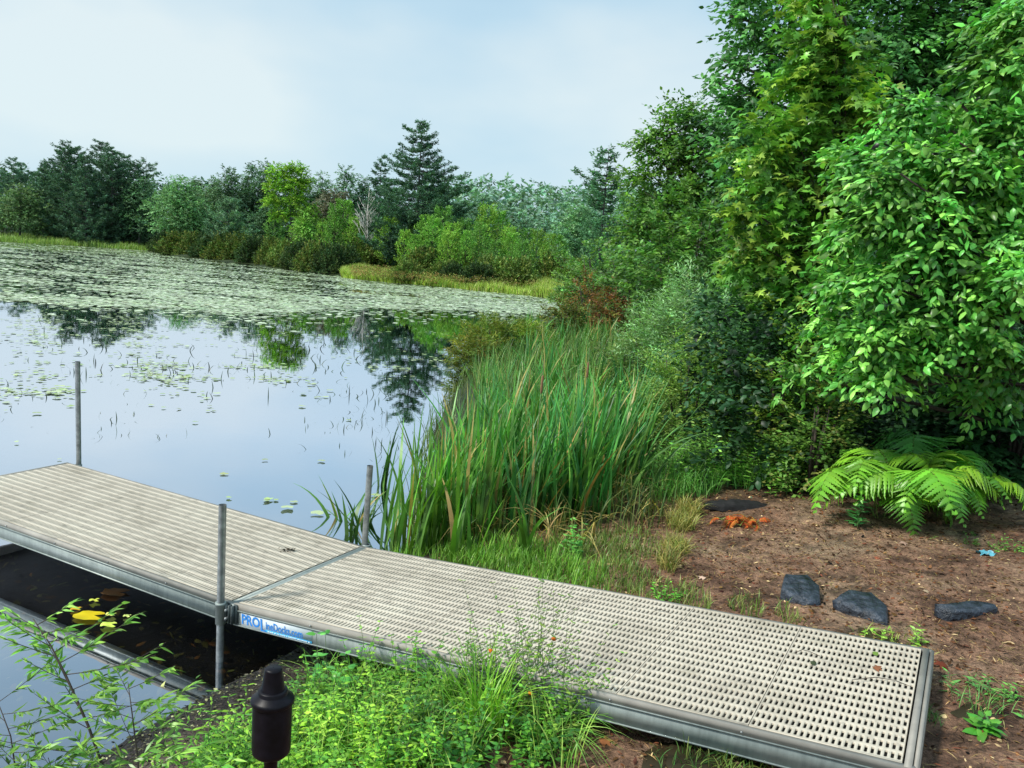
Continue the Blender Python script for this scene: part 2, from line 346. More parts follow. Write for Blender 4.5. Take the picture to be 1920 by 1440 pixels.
# posts with sleeves and brackets
def post(base, top, zbot, tilt=(0, 0), br=True, lab=None, side=-1):
    b = MB(); c = base-J0; r = .0215
    p0 = c+Vector((-tilt[0], -tilt[1], 0)); p0.z = zbot-DZ; p1 = c.copy(); p1.z = top-DZ
    P = [tuple(p0.lerp(p1, t)) for t in (0, .3, .6, 1)]
    b.tube(P, r, 20, cap=False); b.tube([tuple(p1-Vector((0, 0, .02))), tuple(p1-Vector((0, 0, .019)))], [r*.8, .001], 16)
    po = b.build('post', M_galv, dock, smooth=True)
    if lab: po['label'] = lab
    b = MB(); z = c.z; r2 = .0285
    b.lathe([(r, -.128), (r2, -.128), (r2, -.012), (r2+.003, -.012), (r2+.003, .002), (r, .002)], 20, (c.x, c.y, 0)); b.build('sleeve', M_alu, po, smooth=False)
    if br:
        b = MB(); y = -.035 if side < 0 else DW+.035; Mx = Matrix.Identity(4)
        for k in range(3): Mx[k][0] = LG[k]; Mx[k][1] = CR[k]; Mx[k][2] = (0, 0, 1)[k]
        s_ = -1 if side < 0 else 1; q = c.dot(LG)
        for u0, u1 in ((q+.028, q+.034), (q+.055, q+.061), (q+.078, q+.084)):
            b.box((u0, min(0, s_*.038)+(DW if side > 0 else 0), -.115), (u1, max(0, s_*.038)+(DW if side > 0 else 0)-.004, -.006), Mx)
        b.box((q+.022, (-.012 if side < 0 else DW+.005), -.118), (q+.1, (-.005 if side < 0 else DW+.012), -.002), Mx)
        bo = b.build('bracket', M_dark, po)
        for zz in (-.035, -.085):
            b = MB(); a_ = Mx@Vector((q+.045, s_*.045+(DW if side > 0 else 0), zz)); d_ = CR*s_
            b.tube([a_-d_*.035, a_, a_+d_*.006], [.007, .009, .006], 8); b.build('bolt', M_galv, po)
post(J0-CR*.040-LG*.052, DZ+.585, h1(J0.x, J0.y)-.3, (0, 0), True, 'front post clamped at the joint between the two deck sections', -1)
post(J0+CR*(DW+.036)-LG*.02, DZ+.575, h1(J0.x+.5, J0.y+1)-.3, (.03, 0), True, 'back post at the joint beside the cattails', 1)
post(J0+CR*(DW+.036)-LG*(L1-.10), DZ+.92, -.7, (-.01, 0), False, 'tall post at the far outer corner of the dock')
# decal on the front rail of the shore section
M2 = frame_mat(2)
def text(name, s_, x, z, size, mat, par, bold=0.0, y=-.0055, sx=1.0):
    cu = bpy.data.curves.new(name, 'FONT'); cu.body = s_; cu.size = size; cu.offset = bold; cu.extrude = .0003; cu.resolution_u = 3
    o = bpy.data.objects.new(name, cu); COL.objects.link(o); dg = bpy.context.evaluated_depsgraph_get(); dg.update()
    me = bpy.data.meshes.new_from_object(o.evaluated_get(dg)); COL.objects.unlink(o); bpy.data.objects.remove(o)
    w = max(v.co.x for v in me.vertices)
    for v in me.vertices: v.co = M2@Vector((x+v.co.x*sx, y-v.co.z-.0004, z+v.co.y))
    me.materials.clear(); me.materials.append(mat); q = bpy.data.objects.new(name, me); COL.objects.link(q); q.parent = par; return x+w*sx
b = MB(); b.box((.068, -.0042, -.128), (.60, -.0022, -.048), M2)
decal = b.build('decal', simple('decal_film', (.55, .62, .66), .5, .0, 8, .9, 1.1), dock)
b = MB(); b.box((.255, -.0054, -.1275), (.60, -.0043, -.111), M2); b.build('decal_band', M_cyan, decal)
x = text('lettering', 'PRO', .072, -.108, .080, M_blue, decal, .0022, sx=.93)
x = text('lettering', 'L', x+.002, -.127, .104, M_blue, decal, .0030, sx=.85)
x = text('lettering', 'ineDocks.com', x-.002, -.105, .062, M_blue, decal, .0012, sx=.77)
b = MB(); xx = .275
while xx < .585:
    w_ = random.choice((.006, .009, .012)); b.box((xx, -.0062, -.122), (xx+w_, -.0055, -.116), M2); xx += w_+random.choice((.003, .003, .008))
b.build('lettering', M_whiteink, decal)

# ------------------------------------------------------------------ plant generators
GAIN = np.array([1.4, 1.55, 1.25])
def vcol(n, base, v=.18, hue=.08, alt=None, pa=.0):
    c = np.array(base)[None]*GAIN*(1+R.normal(0, v, (n, 1)))*(1+R.normal(0, hue, (n, 3)))
    if alt is not None:
        k = R.random(n) < pa; c[k] = np.array(alt)*GAIN*(1+R.normal(0, v, (k.sum(), 1)))
    return np.clip(c, .004, 1)
def sprays(b, O, D, Ls, m, tpl, LL, WW, col, droop=.35, spread=.9, upn=1.0, leafv=.15, sjit=.02):
    """n twigs from O along D, m leaves alternating along each"""
    n = len(O); D = nrm(D); t = np.linspace(.12, 1, m)[None]*np.ones((n, 1))+R.normal(0, .05, (n, m))
    Ls = np.broadcast_to(Ls, (n,))
    side = nrm(np.cross(D, np.array([0, 0, 1.])+R.normal(0, .2, (n, 3))))
    P = O[:, None]+D[:, None]*(t*Ls[:, None])[..., None]; P[..., 2] -= droop*Ls[:, None]*t**2*.6
    sg = np.where(np.arange(m) % 2 == 0, 1, -1)[None, :, None]
    LD = D[:, None]*(.55+.5*t[..., None])+side[:, None]*sg*spread+R.normal(0, .28, (n, m, 3)); LD[..., 2] -= droop*.8
    NN = np.array([0, 0, upn])+R.normal(0, .42, (n, m, 3))+D[:, None]*.25
    c = np.repeat(col[:, None], m, 1)*(1+R.normal(0, leafv, (n, m, 1)))
    P = P+R.normal(0, sjit, (n, m, 3)); s_ = R.uniform(.65, 1.15, (n, m)).ravel()
    b.inst(tpl, P.reshape(-1, 3), LD.reshape(-1, 3), NN.reshape(-1, 3), LL*s_, WW*s_, np.clip(c.reshape(-1, 3), .003, 1))
def lobe_points(lobes, n, shell=.34, gap=.0, gs=1.0):
    Lb = np.array([l[:6] for l in lobes], float); vol = (Lb[:, 3]*Lb[:, 4]*Lb[:, 5])**.8; k = R.choice(len(Lb), n, p=vol/vol.sum())
    d = nrm(R.normal(0, 1, (n, 3))); r = R.random(n)**shell; P = Lb[k, :3]+d*r[:, None]*Lb[k, 3:6]
    if gap:
        g = np.sin(P[:, 0]*gs*3.1+1.3*np.sin(P[:, 2]*gs*2.3))+np.sin(P[:, 1]*gs*2.7+2)+np.sin(P[:, 2]*gs*4.1+P[:, 0]*gs)
        keep = g/3 > -1+gap*2*R.random(n)**.0*.5; P, d, k = P[keep], d[keep], k[keep]
    return P, d, Lb[k]
def limb(b, A, B, r0, r1, sag=.12, k=6, n=5, C=None):
    A, B = np.array(A, float), np.array(B, float); t = np.linspace(0, 1, n)[:, None]; ln = np.linalg.norm(B-A)
    P = A*(1-t)+B*t; P[:, 2] += (np.sin(t[:, 0]*np.pi)*sag*ln); P[1:-1] += R.normal(0, .03*ln, (n-2, 3))
    b.tube(P, np.linspace(r0, r1, n), k, C); return P
def tree(name, label, cat, base, top, lobes, nsp, m, tpl, LL, WW, base_col, mat=None, r0=.12, spl=.5, droop=.35, alt=None, pa=0,
         gap=.0, gs=1., group=None, bark=None, nlimb=1, trunk_top=None, shell=.34, hv=.22, twigs=0, lean_tr=None, upn=1.0, toplight=None):
    """lobes in world coordinates; root empty at the base"""
    base = Vector(base); o = empty(name, base, label, cat, group); B0 = np.array(base)
    lb = [(l[0]-B0[0], l[1]-B0[1], l[2]-B0[2], l[3], l[4], l[5]) for l in lobes]
    b = MB(); tp = np.array(top)-B0; n = 9; t = np.linspace(0, 1, n)[:, None]; P = tp*t; P[1:-1] += R.normal(0, .012*np.linalg.norm(tp), (n-2, 3))*[1, 1, 0]
    P[0, 2] = -.15; b.tube(P, r0*(1-.85*t[:, 0]**1.2), 9)
    for l in lb:
        for q in range(nlimb):
            c = np.array(l[:3])+R.normal(0, .35, 3)*np.array(l[3:6]); hz = np.clip((c[2]/max(tp[2], .1))*.72-.08*R.random(), .06, .93); s_ = tp*hz
            i_ = int(hz*(n-1)); s_ = P[i_]*(1-(hz*(n-1)-i_))+P[min(i_+1, n-1)]*(hz*(n-1)-i_)
            Q = limb(b, s_, c, r0*.38*(1-hz*.6), r0*.07, .06)
            for w_ in range(twigs):
                d = nrm(R.normal(0, 1, 3)); e = np.array(l[:3])+d*np.array(l[3:6])*.9; limb(b, Q[R.integers(2, 5)], e, r0*.12, r0*.025, .05, 4, 4)
    b.build('trunk', bark or M_bark, o, smooth=True)
    P, d, K = lobe_points(lb, nsp, shell, gap, gs)
    D = d*np.array([1, 1, .7])+R.normal(0, .35, (len(P), 3)); D[:, 2] += .12
    col = vcol(len(P), base_col, hv, .07, alt, pa)
    if toplight is not None:
        w_ = np.clip((P[:, 2]/(tp[2]+1e-6)-toplight[0])/(toplight[1]-toplight[0]), 0, 1)[:, None]*R.random((len(P), 1))**.4; col = col*(1-w_)+vcol(len(P), toplight[2], .15)*w_
    b = MB(); sprays(b, P-D*spl*.4, D, spl*R.uniform(.6, 1.2, len(P)), m, tpl, LL, WW, col, droop, upn=upn)
    b.build('crown', mat or M_leaf, o); return o
def lobe(px, py, Y, rx, ry, rd=None):
    p = at(px, py, Y); s_ = Y/F; return (p.x, p.y, p.z, rx*s_, (rd if rd else rx*s_), ry*s_)

# ------------------------------------------------------------------ water plants
def inview(x, y, m=60):
    d = np.stack([x, y, np.zeros_like(x)-CAMZ], -1); f_ = np.array(FWD); r_ = np.array(RIGHT); dn = np.array(DOWN)
    zc = d@f_; u = 960+F*(d@r_)/zc; v = 720+F*(d@dn)/zc; return (zc > 0) & (u > -m*4) & (u < 1920+m) & (v < 1440+m*3), u, v
def pads(n, ylo, yhi, rlo, rhi, dens, seed):
    y = ylo*(yhi/ylo)**R.random(n*8)**.62; x = R.uniform(-.72, .35, n*8)*y
    sd = signed(x, y); ok, u, v = inview(x, y); keep = ok & (sd < -.15) & (R.random(len(x)) < dens(x, y, u, v))
    x, y = x[keep][:n], y[keep][:n]; k = len(x); r = R.uniform(rlo, rhi, k)
    a = np.arange(8)*2*np.pi/8; ph = R.random(k)*6.28; A = a[None]+ph[:, None]
    rr = r[:, None]*(1+R.normal(0, .08, (k, 8))); rr[:, 0] *= .35
    tx, ty = R.normal(0, .045, k), R.normal(0, .045, k); dx, dy = rr*np.cos(A), rr*np.sin(A)
    V = np.stack([x[:, None]+dx, y[:, None]+dy, .012+R.random((k, 1))*.012+dx*tx[:, None]+dy*ty[:, None]], -1)
    Fq = (np.arange(8)[None]+np.arange(k)[:, None]*8)
    return V, Fq, k, x, y
M_pad = leafmat('lily_pad', .38, .6, .05, .8, .8, 1.15)
def dens_far(x, y, u, v):
    edge = np.interp(u, [0, 250, 450, 700, 1050], [566, 578, 584, 582, 586])+9*wob(x, y*.4, .45, 3)+np.abs(R.normal(0, 7, len(u)))*np.where(R.random(len(u)) < .25, 1.8, .35)
    n = .5+.5*wob(x, y*.55, .9, 1); n2 = .5+.5*wob(x, y, .33, 5)
    n3 = .5+.5*wob(x*.35, y*1.6, 1.0, 9); d = np.clip((.2*n+.35*n2+.45*n3)*4.2-1.75+.5*np.clip((v-545)/25, 0, 1)+.3*np.clip((u-500)/300, 0, 1), .10, 1); return d*(v < edge)*np.where(y > 60, 1, 1)
b = MB(); V, Fq, k, px_, py_ = pads(62000, 19, 125, .05, .14, dens_far, 1)
c = vcol(k, (.27, .32, .21), .2, .05, (.40, .42, .36), .45); b.add(V.reshape(-1, 3), [Fq], np.repeat(c, 8, 0))
tag(b.build('lily_pads', M_pad), 'dense pale green lily pads covering the far half of the pond', 'lily pads', kind='stuff')
def dens_mid(x, y, u, v):
    g = lambda cx, cy, sx_, sy_: np.exp(-((u-cx)/sx_)**2-((v-cy)/sy_)**2)
    n = np.clip(wob(x, y, 2.1, 3)*1.2+.25, 0, 1)
    return n*np.clip(.45*np.exp(-np.abs(v-600)/20)*(v > 575)+.5*g(230, 610, 170, 22)+.75*g(370, 700, 190, 22)+.7*g(80, 735, 90, 12)+.8*g(790, 682, 70, 14)+.35*g(150, 640, 200, 25)+.006+.15*g(560, 965, 70, 25)+.12*g(200, 700, 300, 60)+.25*g(640, 900, 60, 30), 0, 1)
b = MB(); V, Fq, k, px_, py_ = pads(6500, 6.5, 26, .02, .062, dens_mid, 2)
c = vcol(k, (.22, .27, .12), .2, .06, (.30, .33, .22), .4); b.add(V.reshape(-1, 3), [Fq], np.repeat(c, 8, 0))
tag(b.build('floating_pads', M_pad), 'thin scattered floating leaves on the open water in mid pond', 'lily pads', kind='stuff')
# thin dark stalks standing in the open water
n = 4200; y = R.uniform(6.5, 22, n); x = R.uniform(-.62, .02, n)*y; ok, u, v = inview(x, y); sdv = signed(x, y)
g = lambda cx, cy, sx_, sy_: np.exp(-((u-cx)/sx_)**2-((v-cy)/sy_)**2)
d = .16*np.clip(wob(x, y, 1.1, 7)+.3, 0, 1)*(v < 820)+.9*g(215, 800, 45, 22)+.35*g(370, 705, 170, 25)+.4*g(620, 640, 90, 40)+.8*g(650, 790, 60, 50)+.7*g(725, 800, 25, 60)+.5*g(20, 745, 25, 20)+.35*g(300, 815, 22, 16)
kp = ok & (sdv < -.1) & (R.random(n) < d) & (v < 880); x, y = x[kp], y[kp]; k = len(x); b = MB()
b.blades(np.stack([x, y, np.full(k, -.05)], -1), R.uniform(.06, .24, k)*np.clip(y/14, .8, 1.3), .011*np.clip(y/9, 1, 2.0), R.uniform(0, 6.28, k), R.uniform(.05, .9, k), vcol(k, (.035, .055, .03), .3), .5, 4)
tag(b.build('water_stalks', M_blade), 'thin dark reed stalks poking out of the open water', 'reeds', kind='stuff')

# ------------------------------------------------------------------ far trees
def hazec(c, Y): f_ = 1-math.exp(-max(0, Y-30)/420); h = (.20, .30, .285); g_ = (1.3, 1.22, 1.1); return tuple(c[i]*g_[i]*(1-f_)+h[i]*f_ for i in range(3))  # distance haze mixed into the foliage colour itself
def gz(p): return Vector((p.x, p.y, h1(p.x, p.y)))
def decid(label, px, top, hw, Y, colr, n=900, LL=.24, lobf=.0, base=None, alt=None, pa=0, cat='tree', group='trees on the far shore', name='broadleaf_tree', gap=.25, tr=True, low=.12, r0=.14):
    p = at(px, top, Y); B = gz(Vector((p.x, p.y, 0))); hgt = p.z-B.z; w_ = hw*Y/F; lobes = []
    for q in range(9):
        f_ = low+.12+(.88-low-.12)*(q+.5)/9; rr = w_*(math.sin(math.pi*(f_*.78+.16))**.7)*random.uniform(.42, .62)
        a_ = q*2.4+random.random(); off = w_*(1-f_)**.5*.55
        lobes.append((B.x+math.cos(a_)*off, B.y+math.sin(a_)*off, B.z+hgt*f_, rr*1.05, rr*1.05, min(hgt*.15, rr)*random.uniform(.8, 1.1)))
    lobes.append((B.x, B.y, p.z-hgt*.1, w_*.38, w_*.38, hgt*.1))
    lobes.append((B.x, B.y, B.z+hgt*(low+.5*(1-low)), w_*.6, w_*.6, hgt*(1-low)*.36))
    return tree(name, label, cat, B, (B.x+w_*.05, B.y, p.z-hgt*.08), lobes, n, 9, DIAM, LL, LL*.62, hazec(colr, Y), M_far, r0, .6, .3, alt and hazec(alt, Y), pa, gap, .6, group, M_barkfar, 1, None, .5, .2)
def conifer(label, px, top, hw, Y, colr, prof=None, whorls=22, nb=7, low=.06, up=.15, name='pine_tree', group='pines on the far shore', dens=1., onesided=0, tuft=.26, tilt=0):
    p = at(px, top, Y); B = gz(Vector((p.x, p.y, 0))); hgt = p.z-B.z; w_ = hw*Y/F
    o = empty(name, B, label, 'pine tree', group); b = MB(); n = 9; t = np.linspace(0, 1, n)[:, None]; P = np.array([tilt*hgt, 0, hgt])*t; P[0, 2] = -.2
    b.tube(P, hgt*.013*(1.03-t[:, 0]), 8); c = MB(); col = hazec(colr, Y)
    for q in range(whorls):
        f_ = low+(1-low)*(q+random.uniform(-.25, .25))/whorls; f_ = min(f_, .985)
        wl = w_*(prof(f_) if prof else (1-f_)**.72*1.05+.05)*random.uniform(.8, 1.15)
        for k in range(nb):
            a_ = k*6.283/nb+q*1.9+random.uniform(-.4, .4); ln = wl*random.uniform(.62, 1.12)
            if onesided: ln *= 1+onesided*math.cos(a_-math.pi)
            if random.random() > dens: continue
            d = np.array([math.cos(a_), math.sin(a_), 0]); z0 = hgt*min(.99, f_+random.uniform(-.6, .6)*(1-low)/whorls); s_ = np.array([tilt*z0, 0, z0])
            tt = np.linspace(0, 1, 6)[:, None]; Q = s_+d*ln*tt+np.array([0, 0, 1.])*(ln*(up*tt+.12*tt**2.5-.10*np.sin(tt*3.1)))
            b.tube(Q, np.linspace(.035, .008, 6), 4, cap=False)
            m_ = max(3, int(ln/.105)); u_ = R.uniform(.18, 1, m_)**.75; O = s_+d*(ln*u_)[:, None]; O[:, 2] += ln*(up*u_+.12*u_**2.5-.10*np.sin(u_*3.1))
            sd_ = np.cross(d, [0, 0, 1]); O = O+sd_*(R.normal(0, .22, m_)*ln*(1.1-u_)*.8)[:, None]
            kk = 9; O = np.repeat(O, kk, 0)+R.normal(0, .07, (m_*kk, 3)); DD = nrm(R.normal(0, 1, (m_*kk, 3))*[1, 1, .35]+d*.5+[0, 0, .35])
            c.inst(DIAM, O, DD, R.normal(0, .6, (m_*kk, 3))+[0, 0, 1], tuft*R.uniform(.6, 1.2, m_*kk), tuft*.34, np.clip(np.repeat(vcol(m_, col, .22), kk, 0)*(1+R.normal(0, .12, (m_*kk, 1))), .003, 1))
    b.build('trunk', M_barkfar, o, smooth=True); c.build('crown', M_far, o); return o
DG, BG = (.034, .075, .052), (.045, .095, .075)
pl = 'dark blue green pine in the tall stand at the left of the far shore'
conifer('open topped pine at the left edge of the far shore', 25, 296, 75, 112, BG, whorls=14, dens=.8)
conifer('tallest dark pine in the stand at the left of the far shore', 122, 263, 74, 100, DG, whorls=20)
conifer(pl, 190, 264, 72, 103, DG, lambda f: (1-f)**.5, whorls=20); conifer(pl, 232, 284, 58, 106, DG, lambda f: (1-f)**.5, whorls=18)
conifer(pl, 160, 290, 60, 97, DG, whorls=18); conifer(pl, 85, 300, 60, 104, DG)
conifer(pl, 140, 275, 62, 105, DG, lambda f: (1-f)**.45, whorls=22); conifer(pl, 210, 275, 60, 99, DG, lambda f: (1-f)**.5, whorls=22); conifer(pl, 255, 300, 52, 101, DG, lambda f: (1-f)**.5, whorls=18)
conifer('thin hazy pine at the right end of the left pine stand', 274, 292, 44, 118, (.07, .12, .10), lambda f: (1-f)**.4, whorls=12, dens=.7)
decid('olive green tree at the left edge beneath the pines', 35, 345, 70, 96, (.07, .115, .04), 1300)
decid('dark broadleaf tree right of the left pine stand', 262, 330, 58, 99, (.035, .08, .035), 1100)
decid('rounded mid green tree between the pine stand and the shrub point', 335, 328, 72, 93, (.095, .19, .085), 2200, .22)
decid('pale crowned tree behind the rounded green tree', 385, 345, 50, 112, (.08, .14, .07), 700)
conifer('bluish round young pine standing above the left shrubs', 430, 368, 48, 84, (.10, .18, .13), lambda f: (1-f)**.45*1.05, whorls=12, up=.35)
bt = 'hazy green broadleaf tree in the row behind the lime green tree'
for (px, tp, hw, Y, c_) in ((432, 308, 52, 112, (.06, .11, .06)), (470, 300, 46, 116, (.065, .12, .07)), (500, 297, 45, 114, (.05, .10, .055)), (560, 322, 46, 115, (.07, .12, .08)), (603, 318, 44, 118, (.075, .13, .085)),
                           (648, 308, 48, 112, (.07, .13, .085)), (680, 325, 40, 114, (.07, .13, .09)), (400, 330, 30, 118, (.09, .14, .10)), (370, 328, 30, 120, (.09, .14, .10))):
    decid(bt, px, tp, hw, Y, c_, 1100, .28)
_Y = 72; _p = at(552, 470, _Y); _p.z = h1(_p.x, _p.y)
tree('broadleaf_tree', 'lime green tree with a bare lower trunk above the shrubs', 'tree', _p, at(540, 330, _Y), [lobe(525,322,_Y,26,15), lobe(555,318,_Y,24,12), lobe(512,348,_Y,20,14), lobe(545,345,_Y,32,16), lobe(572,340,_Y,16,14), lobe(515,378,_Y,22,12), lobe(555,375,_Y,24,13), lobe(580,392,_Y,18,9), lobe(535,402,_Y,26,9), lobe(590,408,_Y,14,7), lobe(515,405,_Y,12,7), lobe(562,425,_Y,22,6)],
     1500, 9, DIAM, .19, .12, (.15, .29, .035), M_far, .12, .5, .3, (.22, .33, .045), .35, .2, .6, 'trees on the far shore', M_barkfar, 1, None, .5, .2)
decid('small lime green tree beside the bare lower trunk', 572, 385, 30, 71, (.13, .24, .045), 500, .18, low=.3, gap=.5)
decid('brownish purple tree left of the bleached dead tree', 625, 350, 62, 96, (.085, .065, .055), 1200)
decid('dark broadleaf tree under the lime green crown', 500, 380, 60, 98, (.03, .07, .03), 900); decid('dark low tree right of the lime green crown', 590, 400, 50, 95, (.04, .075, .04), 800)
decid('dark low tree behind the bluish young pine', 385, 385, 50, 97, (.05, .10, .05), 700)
conifer('dark pine just left of the big central pine', 716, 287, 46, 92, (.04, .09, .07), lambda f: (1-f)**.55, whorls=15)
conifer('big layered pine rising above every tree on the far shore', 792, 221, 112, 74, (.038, .088, .062), lambda f: [.10, .28, .42, .52, .62, .68, .80, .95, 1.02, .9, .8][int((1-f)*10)]*1.0, whorls=24, nb=8, up=.06, low=.10, tuft=.24)
conifer('dense pine skirt left of the big central pine', 735, 335, 72, 80, (.036, .085, .058), lambda f: (1-f)**.5, whorls=16, nb=7)
conifer('broad flat layered pine right of the big central pine', 842, 325, 82, 78, (.05, .115, .075), lambda f: .45+.55*(1-f), whorls=13, nb=8, up=.04)
conifer('shadowed small pine beneath the big central pine', 770, 395, 60, 72, (.02, .05, .035), lambda f: (1-f)**.5, whorls=12)
# bleached dead tree
p = at(692, 352, 74); B = gz(p); B.z = h1(B.x, B.y); o = empty('dead_tree', B, 'bleached white dead tree with bare branches on the far shore', 'dead tree'); b = MB(); hg = p.z-B.z
b.tube([(0, 0, -.2), (.05, 0, hg*.4), (-.05, 0, hg*.7), (.05, 0, hg)], [.085, .07, .05, .02], 6)
b.build('trunk', M_white, o); b = MB()
for q in range(44):
    f_ = random.uniform(.25, .85); a_ = random.uniform(0, 6.28); l_ = random.uniform(.5, 1.35)*(1.2-f_*.8); e = (math.cos(a_)*l_, math.sin(a_)*l_, min(hg*f_+l_*1.5, hg*.99)); Q = limb(b, (0, 0, hg*f_), e, .026, .014, -.05, 4, 4)
    limb(b, Q[2], np.array(e)+R.normal(0, .2, 3), .016, .010, 0, 4, 4)
b.build('branches', M_white, o)
# hazy trees between the big pine and the right bank
ht = 'hazy blue green tree in the misty row beyond the meadow'
for (px, tp, hw, Y) in ((905, 360, 42, 118), (945, 385, 40, 122), (985, 408, 42, 118), (1025, 405, 45, 124), (1065, 395, 45, 120), (1100, 385, 50, 118), (1150, 390, 60, 116), (1210, 380, 60, 118), (1270, 370, 60, 120)):
    decid(ht, px, tp, hw, Y, (.07, .15, .11), 700, .26)
decid('feathery pale green tree behind the crooked pine', 1085, 380, 60, 88, (.12, .23, .13), 1000)
# distant wooded hill
b = MB(); n = 5200; xx = R.uniform(-.12, .40, n); y = R.uniform(190, 290, n); x = xx*y
zt = np.array([at(960+q*F, 360 if q > -.02 else 352, 1).z-CAMZ for q in xx])*y+CAMZ-9+(y-190)*.05; z = zt+R.uniform(-6, 7.5, n)*1.0
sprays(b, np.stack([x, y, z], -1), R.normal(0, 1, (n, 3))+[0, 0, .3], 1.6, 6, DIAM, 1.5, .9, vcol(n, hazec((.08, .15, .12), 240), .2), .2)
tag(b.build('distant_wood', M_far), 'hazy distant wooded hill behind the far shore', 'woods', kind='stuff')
b = MB(); n = 9000; xx = R.uniform(-.75, .0, n); y = R.uniform(112, 150, n); z = R.random(n)**.8*np.interp(xx, [-.7, -.45, -.2, 0], [9, 8.5, 8, 7])+.5
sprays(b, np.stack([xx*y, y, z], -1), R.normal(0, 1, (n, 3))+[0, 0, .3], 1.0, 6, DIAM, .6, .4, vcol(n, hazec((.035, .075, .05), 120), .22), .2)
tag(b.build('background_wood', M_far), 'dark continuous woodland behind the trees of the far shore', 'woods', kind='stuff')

# ------------------------------------------------------------------ shrubs along the point
def bush_mesh(colr, alt, pa, n=260, r=(1, 1, .9), LL=.10, m=8, mat=None, spl=.22, up=.35, WW=None, tpl=DIAM, shell=.3):
    b = MB(); d = nrm(R.normal(0, 1, (n, 3))); d[:, 2] = np.abs(d[:, 2])*1.1-.12; rr = R.random(n)**shell
    lump = 1+.16*np.sin(d[:, 0]*5+R.random()*6)*np.cos(d[:, 1]*4+R.random()*6)+.12*np.sin(d[:, 2]*7)
    P = d*rr[:, None]*lump[:, None]*r; P[:, 2] = np.maximum(P[:, 2], .02)
    sprays(b, P, d+[0, 0, up], spl*R.uniform(.6, 1.4, n), m, tpl, LL, WW or LL*.55, vcol(n, colr, .25, .08, alt, pa), .2); return b
def stems(n, r, h, rad_=.02):
    b = MB()
    for q in range(n):
        a_ = random.uniform(0, 6.28); l_ = random.uniform(.3, .85); b.tube([(0, 0, -.12), (r*l_*.45*math.cos(a_), r*l_*.45*math.sin(a_), h*.4), (r*l_*math.cos(a_), r*l_*math.sin(a_), h*.8)], [rad_, rad_*.7, rad_*.25], 4)
    return b
def bush_kind(name, label, group, args, nst=8, sr=.02):
    o = empty(name, (0, 0, -50), label, 'shrub', group); stems(nst, 1, .8, sr).build('stems', M_twig, o)
    bush_mesh(*args[0], **args[1]).build('foliage', args[2] if len(args) > 2 else M_far, o); return o
protos = {}
used = set()
def put(root, key, loc, rz, sc, label=None, group=None):
    if key in used: return dup(root, loc, rz, sc, label, group)
    used.add(key); root.location = loc; root.rotation_euler = (0, 0, rz); root.scale = sc if hasattr(sc, '__len__') else (sc,)*3
    if label: root['label'] = label
    if group: root['group'] = group
    return root
sg = 'shrubs along the point of the far shore'
SK = [bush_kind('shrub', 'olive brown rounded shrub at the water edge of the point', sg, (((.07, .11, .03), (.12, .12, .035), .3), dict(n=900, LL=.12, m=8, spl=.2))),
      bush_kind('shrub', 'dark green rounded shrub at the water edge of the point', sg, (((.032, .06, .026), (.06, .08, .03), .3), dict(n=900, LL=.12, m=8, spl=.2))),
      bush_kind('shrub', 'yellow green rounded shrub on the point', sg, (((.10, .15, .045), (.15, .16, .05), .25), dict(n=900, LL=.12, m=8, spl=.2)))]
labs = [k['label'] for k in SK]
sp_ = [(312,474),(335,478),(362,481),(392,485),(420,488),(450,491),(480,495),(508,499),(536,503),(562,507),(590,511),(618,514),(648,514),(680,512),(712,512),(745,512),(775,508)]
for i, (px, py) in enumerate(sp_):
    g_ = onz(px, py); k = (1, 0, 0, 1, 0, 0, 1, 0, 2, 1, 0, 1, 1, 0, 1, 1, 1)[i]; Y = g_.y+1.2; wd = 30*Y/F*random.uniform(.9, 1.2)
    hpx = (36, 40, 42, 44, 46, 48, 48, 50, 50, 52, 54, 56, 52, 56, 44, 38, 34)[i]*Y/F
    put(SK[k], k, (g_.x+g_.x*1.2/Y, Y, 0), random.uniform(0, 6), (wd, wd, hpx), labs[k], sg)
for i in range(26):                      # second rank
    px = 330+i*17+random.uniform(-6, 6); g_ = onz(px, 470+(px-330)*.085); k = (2, 0, 2, 0, 1)[i % 5]; Y = g_.y+random.uniform(0, 5)
    s_ = random.uniform(1.2, 1.7); put(SK[k], k, (g_.x*Y/g_.y, Y, 0.2), random.uniform(0, 6), (s_, s_, (44 if px < 620 else 60)*Y/F*random.uniform(.9, 1.25)), labs[k], sg)
# saplings (pale upright young trees) behind the shrubs and meadow
yg = 'bright green sapling among the shrubs behind the meadow'; sapl = []
for q in range(3):
    o = empty('sapling', (0, 0, -50), yg, 'young tree', 'saplings behind the meadow'); b = MB(); b.tube([(0, 0, -.05), (0, 0, .95)], [.018, .004], 5); b.build('trunk', M_twig, o)
    b = MB(); n = 420; z = R.random(n)**.8; a_ = R.uniform(0, 6.28, n); rr = (.07+.27*np.sin(np.pi*(z*.75+.18))**1.2)*(.5+.6*R.random(n))*(1+.25*np.sin(z*19+q))
    Pp = np.stack([np.cos(a_)*rr, np.sin(a_)*rr, z], -1); sprays(b, Pp*[.8, .8, 1], np.stack([np.cos(a_), np.sin(a_), .9+0*a_], -1), .09, 8, DIAM, .042, .024, vcol(n, ((.14, .27, .055), (.11, .22, .06), (.18, .29, .06))[q], .22), .15, sjit=.008); b.build('crown', M_far, o); sapl.append(o)
